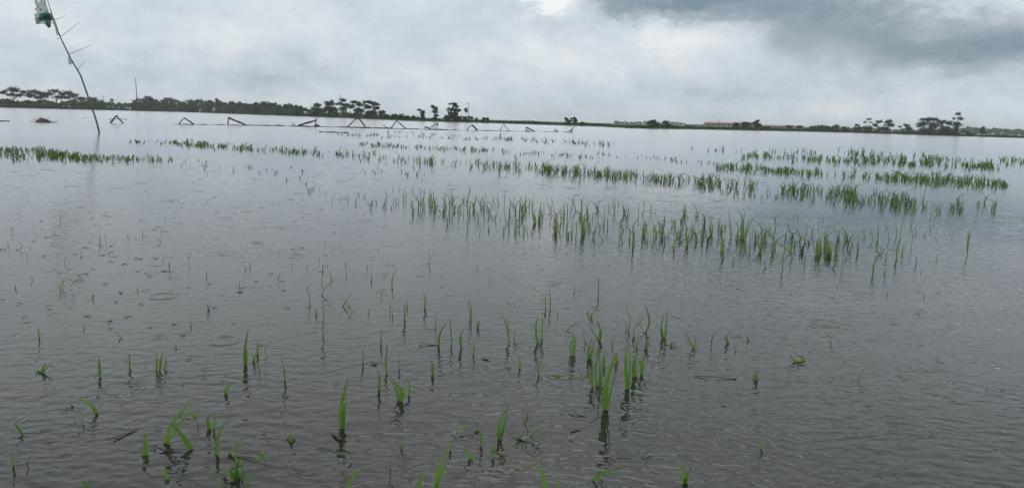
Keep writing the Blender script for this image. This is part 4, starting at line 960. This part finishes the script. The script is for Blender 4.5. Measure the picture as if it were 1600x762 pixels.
PL = []                        # what each seedling looks like and where it stands, for its label
def make_plant(blades, label, ref, rnd, row, mat=None, group=None):
    """blades: [(photo points, width in m)]"""
    base = ground(*blades[0][0][0]); geo = []; htop = 0
    for (pp, w) in blades:
        b = ground(*pp[0])
        L = max(.02, (at_y(pp[-1][0], pp[-1][1], b.y) - b).length)
        dy = rnd.gauss(0, .22) * L; n = len(pp) - 1
        flat = (pp[0][1] - pp[-1][1]) < 0.30 * abs(pp[0][0] - pp[-1][0])      # a leaf lying on the water
        W = []
        for i, (u, v) in enumerate(pp):
            if i == 0: W.append(b - base)
            elif flat and i == n: q = ground(u, min(v + 1.0, pp[0][1] + 2)); q.z = .006; W.append(q - base)
            else:
                q = at_y(u, v, b.y + dy * (i / n) ** 1.3)
                if q.z < .006: q = ground(u, v, .006)
                W.append(q - base)
        for q in W: htop = max(htop, q.z)
        geo.append(blade_geo(W, w, rnd, 9 if len(pp) > 3 else 7))
    m = mat or M_blade
    if len(geo) == 1:
        o = mesh_obj('rice_seedling', geo[0][0], geo[0][1], m, None, True); o.location = base
    else:
        o = empty('rice_seedling', base)
        for g_ in geo: mesh_obj('leaf', g_[0], g_[1], m, o, True)
    for q in ([o] if len(geo) == 1 else o.children):          # how far along the leaf each point lies, for its yellowed tip
        nv = len(q.data.vertices); a_ = q.data.attributes.new('along', 'FLOAT', 'POINT')
        a_.data.foreach_set('value', [(i // 3) / (nv / 3 - 1) for i in range(nv)])
    tag(o, label, 'rice seedling', group)
    u0, v0 = blades[0][0][0]; u1, v1 = blades[0][0][-1]
    PL.append(dict(o=o, u=u0, v=v0, n=len(geo), h=htop, lean=(u1 - u0) / max(3, v0 - v1), flat=htop < .03, label=label, ref=ref, row=row, dark=mat is M_blade_dark, px=max(p[0][0][1] - min(q[1] for q in p[0]) for p in blades)))
    return o
rnd = random.Random(11)
for line in SEED.strip().splitlines():
    z, bl, lab, ref = (line.split('|') + [''])[:4]
    ox, oy, sc_ = ZO[z]; blades = []
    for b in bl.split(';'):
        b = b.strip(); w = 12 if z in 'LMNOQST' else 13
        if '@' in b: b, w = b.split('@'); w = float(w)
        pp = [(ox + float(q.split(',')[0]) / sc_, oy + float(q.split(',')[1]) / sc_) for q in b.split()]
        blades.append((pp, float(w) * .001 * (1.5 if z in 'LMNOQ' else 1.0 if z in 'ST' else 1.32)))
    row = 'near' if z in 'LMNOQST' else 'row'
    pale_ = M_blade_pale if z in 'ABCD' and rnd.random() < .85 else None
    thin = max(w for _, w in blades) < (.0075 if z in 'LMNOQST' else .0105)
    make_plant(blades, lab or None, ref, rnd, row, M_blade_dark if thin and rnd.random() < .7 else pale_)

# ---------------------------------------------------------------- the farther rows of rice
# (u0, v0, u1, v1, thickness px, seedlings, height px, bright share)
ROWS = [(640, 251, 1000, 276, 9, 110, 17, .5), (760, 259, 1120, 289, 12, 130, 21, .6), (860, 267, 1125, 289, 7, 60, 22, .9),
        (1095, 288, 1340, 306, 15, 95, 24, .8), (1240, 300, 1430, 322, 16, 48, 25, .6), (1390, 318, 1560, 326, 14, 42, 25, .8),
        (1120, 262, 1575, 290, 8, 190, 15, .9), (1140, 262, 1290, 272, 6, 60, 12, .9), (1390, 276, 1570, 290, 10, 90, 18, .9), (1160, 244, 1560, 263, 7, 240, 12, .9), (1300, 240, 1550, 258, 10, 130, 14, .6),
        (1560, 250, 1640, 262, 10, 50, 12, .7),
        (-20, 238, 120, 245, 14, 150, 11, .8), (60, 243, 160, 249, 9, 80, 10, .8), (110, 245, 270, 251, 8, 85, 10, .7), (-20, 232, 90, 236, 5, 60, 8, .5),
        (200, 222, 350, 228, 6, 40, 6, .3), (270, 224, 480, 239, 7, 150, 9, .8), (470, 236, 640, 252, 10, 70, 10, .2), (560, 226, 760, 236, 6, 110, 7, .3), (740, 234, 930, 246, 6, 55, 7, .2),
        (520, 211, 800, 219, 4, 85, 6, .2), (780, 216, 960, 228, 5, 66, 10, .2), (600, 206, 720, 212, 3, 20, 5, .1), (930, 240, 1140, 258, 7, 34, 8, .2),
        (1080, 234, 1280, 242, 7, 32, 11, .3), (560, 260, 700, 285, 16, 18, 9, .2), (250, 250, 480, 280, 20, 26, 9, .1), (480, 296, 640, 330, 16, 24, 15, .1), (1300, 300, 1420, 312, 8, 20, 24, .4), (1120, 300, 1330, 318, 10, 22, 16, .3)]
cand = []
for ri, (u0, v0, u1, v1, th, n, hp, br) in enumerate(ROWS):
    r_ = random.Random(500 + ri)
    for i in range(int(n * 1.15)):
        t = r_.random()
        for _try in range(4):          # bunch along the row instead of an even spread
            if mnoise.noise(Vector((t * 9, ri * 3.1, 0))) + .25 > r_.uniform(-.5, .6): break
            t = r_.random()
        u = u0 + (u1 - u0) * t; v = v0 + (v1 - v0) * t + r_.gauss(0, th * .3)
        if v < hor(u) + 14: continue
        h = hp * r_.uniform(.35, 1.0) * .82; bright = r_.random() < br * .75
        k = r_.choice([1, 2, 2, 3, 3, 4]) if bright else r_.choice([1, 1, 2, 2])
        ppm = F / (ground(u, v) - Vector((0, 0, H))).length
        bl = []
        for q in range(k):
            du = r_.gauss(0, 1.0); lean = r_.gauss(0, .42) * h; hh = h * r_.uniform(.6, 1.05)
            bend = r_.uniform(-.3, .3) * hh
            bl.append(([(u + du, v + r_.uniform(-.6, .6)), (u + du + bend, v - hh * .6), (u + du + lean, v - hh)], max(.0115, 1.0 / ppm) * r_.uniform(.75, 1.25) * (1.15 if bright else .85)))
        cand.append((h * (1 + .12 * k), ri, bl, bright))
fill = []
r_ = random.Random(77)
for i in range(190):                # small shoots filling the near row between the traced seedlings
    t = r_.random(); u = 640 + 700 * t + r_.gauss(0, 8); v = 318 + 72 * t + r_.gauss(0, 13)
    if mnoise.noise(Vector((u * .018, v * .05, 3))) < r_.uniform(-.7, .3): continue
    h = r_.uniform(10, 30); ppm = F / (ground(u, v) - Vector((0, 0, H))).length; bl = []
    for q in range(r_.choice([1, 1, 2, 2, 3])):
        lean = r_.gauss(0, .5) * h; hh = h * r_.uniform(.6, 1.05); du = r_.gauss(0, 1.6)
        bl.append(([(u + du, v), (u + du + lean * r_.uniform(-.1, .5), v - hh * .65), (u + du + lean, v - hh)], r_.uniform(.011, .019)))
    fill.append((h, 99, bl, r_.random() < .75))
cand.sort(key=lambda c: -c[0] - (20 if c[1] <= 5 else 0))
N_IND = max(0, 298 - len(PL))
for (h, ri, bl, bright) in cand[:N_IND]:
    make_plant(bl, None, '', rnd, 'far%d' % ri, M_blade_pale if bright else M_blade_dark)
sv, sf, svd, sfd = [], [], [], []
for (h, ri, bl, bright) in cand[N_IND:] + fill:
    for (pp, w) in bl:
        b = ground(*pp[0]); L = (at_y(pp[-1][0], pp[-1][1], b.y) - b).length; dy = rnd.gauss(0, .22) * L
        W = [b] + [at_y(u, v, b.y + dy * (i + 1) / 2) for i, (u, v) in enumerate(pp[1:])]
        v_, f_ = blade_geo(W, w, rnd, 4)
        V, Fc = (sv, sf) if bright else (svd, sfd)
        o_ = len(V); V += v_; Fc += [tuple(a + o_ for a in q) for q in f_]
me = bpy.data.meshes.new('rice_rows'); o_ = len(sv)
me.from_pydata(sv + svd, [], sf + [tuple(a + o_ for a in q) for q in sfd]); me.materials.append(M_blade_pale); me.materials.append(M_blade_dark)
me.polygons.foreach_set('material_index', [0] * len(sf) + [1] * len(sfd)); me.polygons.foreach_set('use_smooth', [True] * len(me.polygons)); me.update()
o = bpy.data.objects.new('rice_rows', me); COL.objects.link(o)
tag(o, 'far rows of young rice standing in the flooded field', 'rice', kind='stuff')

# ---------------------------------------------------------------- labels: look first, then the nearest thing one can find
LM = [(p['u'], p['v'], p['ref'], p['row']) for p in PL if p['ref']]
def words_for(p, far_):
    hpx = p['h']
    size = 'flat' if p['flat'] else ('tall' if hpx > .30 else 'short' if hpx < .12 else 'medium')
    if p['row'] == 'near': size = 'flat' if p['flat'] else ('tall' if hpx > .17 else 'tiny' if hpx < .065 else 'short')
    kind = {1: 'leaf', 2: 'leaf pair', 3: 'leaf trio'}.get(p['n'], 'tuft')
    lean = '' if p['flat'] else (' leaning left' if p['lean'] < -.45 else ' leaning right' if p['lean'] > .45 else ' upright')
    tone = 'dark ' if p['dark'] else ''
    return f'{size} {tone}{kind}{lean}'
for p in PL:
    if p['label'] or p['row'].startswith('far'): continue
    best = min((l for l in LM if l[3] == p['row']), key=lambda l: ((l[0] - p['u']) ** 2 + (2.2 * (l[1] - p['v'])) ** 2))
    du, dv = p['u'] - best[0], p['v'] - best[1]
    if abs(du) > 2.2 * abs(dv): pos = 'right of' if du > 0 else 'left of'
    elif abs(dv) * 2.2 > 2 * abs(du): pos = 'behind' if dv < 0 else 'in front of'
    else: pos = ('behind-' if dv < 0 else 'before-') + ('right of' if du > 0 else 'left of')
    p['label'] = f"{words_for(p, False)} {pos} the {best[2]}"
from collections import defaultdict
by = defaultdict(list)
for p in PL:
    if p['label']: by[p['label']].append(p)
for lab, ps in by.items():
    if len(ps) > 1:
        ps.sort(key=lambda p: -p['v'])
        if len(ps) == 2: tags = ['nearer one', 'farther one']
        elif len(ps) == 3: tags = ['nearest of three', 'middle of three', 'farthest of three']
        elif len(ps) == 4: tags = ['nearest one', 'second nearest', 'second farthest', 'farthest one']
        else: tags = ['one of several'] * len(ps)
        for p, t in zip(ps, tags):
            p['label'] = lab + ', ' + t
            if len(ps) > 4: p['o']['group'] = lab
FARNAME = {0: 'left part of the second row', 1: 'middle of the second row', 2: 'bright middle of the second row', 3: 'right part of the second row', 4: 'thin second row gap', 5: 'right end of the second row'}
for p in PL:
    if p['row'].startswith('far'):
        i = int(p['row'][3:]); nm = FARNAME.get(i, 'bands behind the second row' if i < 12 else 'sparse water beyond the rows')
        p['label'] = ('dark thin' if p['dark'] else 'bright green') + ' rice seedling crowded among others in the ' + nm
        p['o']['group'] = ('dark ' if p['dark'] else 'bright ') + 'rice seedlings in the ' + nm
    elif 'group' not in p['o']:
        p['o']['group'] = 'scattered rice seedlings in the near water' if p['row'] == 'near' else 'rice seedlings of the near row'
    p['o']['label'] = p['label']
    if len(p['label'].split()) > 16: print('LONG', p['label'])

# ---------------------------------------------------------------- things lying in the near water
m = MB(); pts = [ground(u, v) for u, v in ((946, 646), (920, 661), (892, 675), (860, 690), (838, 705), (812, 722))]; c = pts[0]
rnd = random.Random(5)
m.tube([p - c + Vector((rnd.uniform(-.008, .008), rnd.uniform(-.008, .008), -.004 - .003 * i)) for i, p in enumerate(pts)], [.006, .008, .009, .009, .008, .005], 6)
m.tube([pts[2] - c, pts[2] - c + Vector((.05, .03, .004))], [.005, .002], 5)
o = m.build('twig', M_debris, None, True); o.location = c
tag(o, 'dark twig lying just under the water from the tallest double blade to the brown lumps', 'twig')
def lump(uv, r, seed, label, mat, name, cat, flat=.55):
    import bmesh
    bm = bmesh.new(); bmesh.ops.create_icosphere(bm, subdivisions=3, radius=1)
    for v in bm.verts:
        q = v.co.copy(); s = 1 + .55 * mnoise.noise(q * 1.6 + Vector((seed, 0, 0))) + .25 * mnoise.noise(q * 4 + Vector((0, seed, 0)))
        v.co = Vector((q.x * r * s, q.y * r * .8 * s, q.z * r * flat * s))
    me = bpy.data.meshes.new(name); bm.to_mesh(me); bm.free(); me.materials.append(mat)
    o = bpy.data.objects.new(name, me); COL.objects.link(o); o.location = ground(*uv)
    tag(o, label, cat); return o
lump((786, 709), .026, 3, 'pale brown lump of leaf litter breaking the water at the foot of the forked blade', M_leafdead, 'leaf_lump', 'leaf lump', .4)
lump((812, 732), .024, 8, 'pale brown lump of leaf litter below the other one near the bottom edge', M_leafdead, 'leaf_lump', 'leaf lump', .3)
clump((1575, 621), 30, 5, 'dark scrap of weed floating alone by the right edge', 'weed_scrap', M_debris, 'weed scrap', None, seed=21, straw=10)
def float_leaf(a, b, w, label, mat, seed, bow=0.0):
    p, q = ground(*a), ground(*b); c = (p + q) / 2; rnd = random.Random(seed); side = (q - p).cross(Vector((0, 0, 1))).normalized()
    v = []; f = []; n = 8
    for i in range(n + 1):
        t = i / n; x = p.lerp(q, t) - c + side * (bow * math.sin(t * 3.14)); hw = w * (math.sin(math.pi * min(.98, t + .04)) ** .6) * .5
        z = .004 + .004 * math.sin(t * 5 + seed)
        v += [tuple(x - side * hw + Vector((0, 0, z + .003))), tuple(x + Vector((0, 0, z))), tuple(x + side * hw + Vector((0, 0, z + .003)))]
    for i in range(n): f += [(i * 3, i * 3 + 1, i * 3 + 4, i * 3 + 3), (i * 3 + 1, i * 3 + 2, i * 3 + 5, i * 3 + 4)]
    o = mesh_obj('floating_leaf', v, f, mat, None, True); o.location = c
    tag(o, label, 'floating leaf', 'leaves afloat in the near water'); return o
float_leaf((166, 691), (214, 672), .014, 'dark straight leaf floating above the broad upright leaf at lower left', M_debris, 1)
float_leaf((240, 699), (292, 704), .012, 'dark curved leaf floating at the foot of the tall arching seedling', M_debris, 2, .02)
float_leaf((352, 715), (400, 720), .012, 'dark leaf floating right of the bottom tuft', M_debris, 3, -.02)
float_leaf((518, 678), (536, 690), .018, 'dark leaf floating at the foot of the tall lone blade', M_debris, 4)
float_leaf((860, 586), (918, 588), .010, 'thin green leaf floating left of the four blade cluster', M_blade, 5, .01)
float_leaf((1085, 588), (1150, 592), .012, 'dark thin leaf floating right of the centre clump', M_debris, 6, .015)
float_leaf((655, 537), (684, 539), .012, 'dark leaf floating left of the tall leaning leaf left of centre', M_debris, 7, .01)
float_leaf((578, 568), (590, 570), .03, 'small oval green leaf floating left of centre', M_blade_dark, 8)
float_leaf((752, 560), (766, 562), .03, 'small oval green leaf floating right of the bright pair at left', M_blade_dark, 9)
float_leaf((450, 684), (460, 688), .04, 'round pale green leaf floating left of the tall lone blade', M_blade_dark, 10)

DIMPLE_SCRAPS = [(75, 107, 8), (258, 66, 6), (573, 50, 8), (597, 93, 6), (880, 62, 8), (990, 98, 12), (340, 146, 8), (300, 165, 16), (530, 228, 14), (650, 272, 10), (683, 268, 6), (275, 285, 8), (510, 290, 6), (865, 300, 16),
          (697, 317, 10), (780, 332, 12), (535, 392, 12), (500, 402, 12), (500, 435, 18), (660, 455, 12), (583, 530, 6), (755, 512, 8), (725, 570, 6), (885, 582, 8), (155, 662, 9), (690, 693, 8), (800, 660, 16), (1090, 712, 10), (1025, 378, 12),
          (940, 405, 10), (920, 390, 9), (470, 270, 10), (970, 298, 14), (565, 196, 6), (700, 217, 10), (210, 186, 7), (20, 240, 12), (10, 560, 12), (120, 583, 14), (310, 618, 8), (545, 658, 18), (940, 730, 8)]
for i, (x, y, l) in enumerate(DIMPLE_SCRAPS):  # dark slips mimic the shading of rain-drop dimples, along with leaf bits
    u, v = x / 4.01, 330 + y / 4.01; r_ = random.Random(i); l = l / 4.01 * 1.6
    o = float_leaf((u - l, v + r_.uniform(-.5, .5)), (u + l, v + r_.uniform(-.8, .3)), r_.uniform(.010, .022), 'small dark slip painted as drop dimple shade and leaf bits, open water at left', M_debris, i, r_.uniform(-.01, .01))
    o['group'] = 'painted dark dimples and leaf bits on the open water at left'
# ---------------------------------------------------------------- sky
def skypix(u, v): return (u - 800) / F, (hor(u) - v) / F          # azimuth and height above the horizon (radians) of a cloud
w = bpy.data.worlds.new('World'); scn.world = w; w.use_nodes = True
nt = w.node_tree; nt.nodes.clear(); N = NT(nt)
out = N.n('ShaderNodeOutputWorld')
tc = N.n('ShaderNodeTexCoord').outputs['Generated']
sep = N.n('ShaderNodeSeparateXYZ'); N.l(tc, sep.inputs[0])
az = N.m('ARCTAN2', sep.outputs[0], sep.outputs[1]); el = N.m('ARCSINE', sep.outputs[2])
cm = N.n('ShaderNodeCombineXYZ'); N.l(az, cm.inputs[0]); N.l(N.m('MULTIPLY', el, 1.75), cm.inputs[1])
wn = N.noise(cm.outputs[0], 9, 6, .6); ws = N.n('ShaderNodeSeparateColor'); N.l(wn.outputs['Color'], ws.inputs[0])
wn2 = N.noise(cm.outputs[0], 34, 5, .62); ws2 = N.n('ShaderNodeSeparateColor'); N.l(wn2.outputs['Color'], ws2.inputs[0])
def warp(x, s1, s2, a, b): return N.m('MULTIPLY_ADD', N.m('SUBTRACT', s2, .5), b, N.m('MULTIPLY_ADD', N.m('SUBTRACT', s1, .5), a, x))
azw = warp(az, ws.outputs[0], ws2.outputs[0], .15, .09); elw = warp(el, ws.outputs[1], ws2.outputs[1], .05, .032)
SKY_BASE = .655
L = None
BLOBS = [(848, 4, 30, 22, .20), (846, 6, 14, 12, .10), (868, 22, 60, 22, .08), (1050, 58, 95, 24, .13), (990, 92, 190, 34, .10), (930, 25, 60, 22, -.05), (1000, 8, 110, 14, -.14), (1110, 22, 150, 22, -.24),
         (1300, 72, 160, 40, -.17), (1240, 60, 90, 22, -.06), (1590, 90, 90, 24, -.22), (1440, 100, 120, 18, -.10), (1465, 28, 110, 26, .14), (1580, 30, 60, 30, .03), (1500, 140, 130, 24, .02), (1430, 178, 260, 16, .08),
         (170, 112, 300, 26, -.06), (420, 128, 160, 14, -.02), (640, 90, 260, 40, .05), (560, 20, 240, 18, .03), (250, 60, 200, 24, .03), (60, 30, 120, 40, .01), (800, 150, 220, 30, .02), (1150, 150, 180, 22, -.03)]
for (u, v, su, sv_, amp) in BLOBS:
    a0, e0 = skypix(u, v)
    dx = N.m('DIVIDE', N.m('SUBTRACT', azw, a0), su / F); dy = N.m('DIVIDE', N.m('SUBTRACT', elw, e0), sv_ / F)
    rr_ = N.m('MULTIPLY_ADD', dx, dx, N.m('MULTIPLY', dy, dy)); q = N.m('EXPONENT', N.m('MULTIPLY', N.m('POWER', rr_, 1.6), -.5))
    L = N.m('MULTIPLY_ADD', q, amp * (1.4 if amp > 0 else 1.35), L if L is not None else SKY_BASE)
cl1 = N.noise(cm.outputs[0], 8.5, 10, .66); cl2 = N.noise(tc, 2.2, 6, .55)
L = N.m('MULTIPLY_ADD', N.m('SUBTRACT', cl1.outputs['Fac'], .5), .62, L)
L = N.m('MULTIPLY_ADD', N.m('SUBTRACT', cl2.outputs['Fac'], .5), .30, L)
L = N.m('MULTIPLY_ADD', N.m('MINIMUM', N.m('MAXIMUM', N.m('SUBTRACT', el, .125), 0.0), .19), 1.6, L)      # overcast brightens away from the horizon
L = N.m('MULTIPLY_ADD', az, -.10, L)                              # the rain cloud sits on the right
col = N.ramp(L, [(.16, (.20, .275, .34)), (.34, (.30, .375, .435)), (.50, (.415, .480, .545)), (.62, (.555, .628, .705)), (.80, (.735, .79, .835)), (1.0, (.93, .94, .94))])
sky = N.n('ShaderNodeTexSky', sky_type='NISHITA'); sky.sun_disc = False
SUN_EL, SUN_AZ = 52, 6
sky.sun_elevation = R(SUN_EL); sky.sun_rotation = R(SUN_AZ)
b1 = N.n('ShaderNodeBackground'); b1.inputs['Strength'].default_value = .06; N.l(sky.outputs[0], b1.inputs[0])
b2 = N.n('ShaderNodeBackground'); b2.inputs['Strength'].default_value = 1.0; N.l(col, b2.inputs[0])
mx = N.n('ShaderNodeMixShader'); mx.inputs[0].default_value = .95
N.l(b1.outputs[0], mx.inputs[1]); N.l(b2.outputs[0], mx.inputs[2]); N.l(mx.outputs[0], out.inputs[0])

sd = bpy.data.lights.new('sun', 'SUN'); sd.energy = .5; sd.angle = R(40); sd.color = (1, .985, .96)
so = bpy.data.objects.new('sun', sd); COL.objects.link(so)
so.rotation_euler = Vector((math.sin(R(SUN_AZ)) * math.cos(R(SUN_EL)), math.cos(R(SUN_AZ)) * math.cos(R(SUN_EL)), math.sin(R(SUN_EL)))).to_track_quat('Z', 'Y').to_euler()

# ---------------------------------------------------------------- rain-damp air
m_, nt = mat_new('damp_air'); N = NT(nt); out = N.n('ShaderNodeOutputMaterial')
pv = N.n('ShaderNodeVolumePrincipled'); pv.inputs['Density'].default_value = .00019; pv.inputs['Color'].default_value = (.93, .97, 1, 1); pv.inputs['Anisotropy'].default_value = .2
N.l(pv.outputs[0], out.inputs['Volume'])
hb = MB(); hb.box(-3000, 3000, -300, 3400, -1.2, 26)
tag(hb.build('haze', m_), kind='stuff')

# ---------------------------------------------------------------- render settings
scn.render.engine = 'CYCLES'
cy = scn.cycles
cy.max_bounces = 8; cy.diffuse_bounces = 2; cy.glossy_bounces = 3; cy.transparent_max_bounces = 16; cy.volume_bounces = 1
cy.use_denoising = True
scn.view_settings.view_transform = 'Standard'; scn.view_settings.look = 'None'; scn.view_settings.exposure = 0.0; scn.view_settings.gamma = 1.0
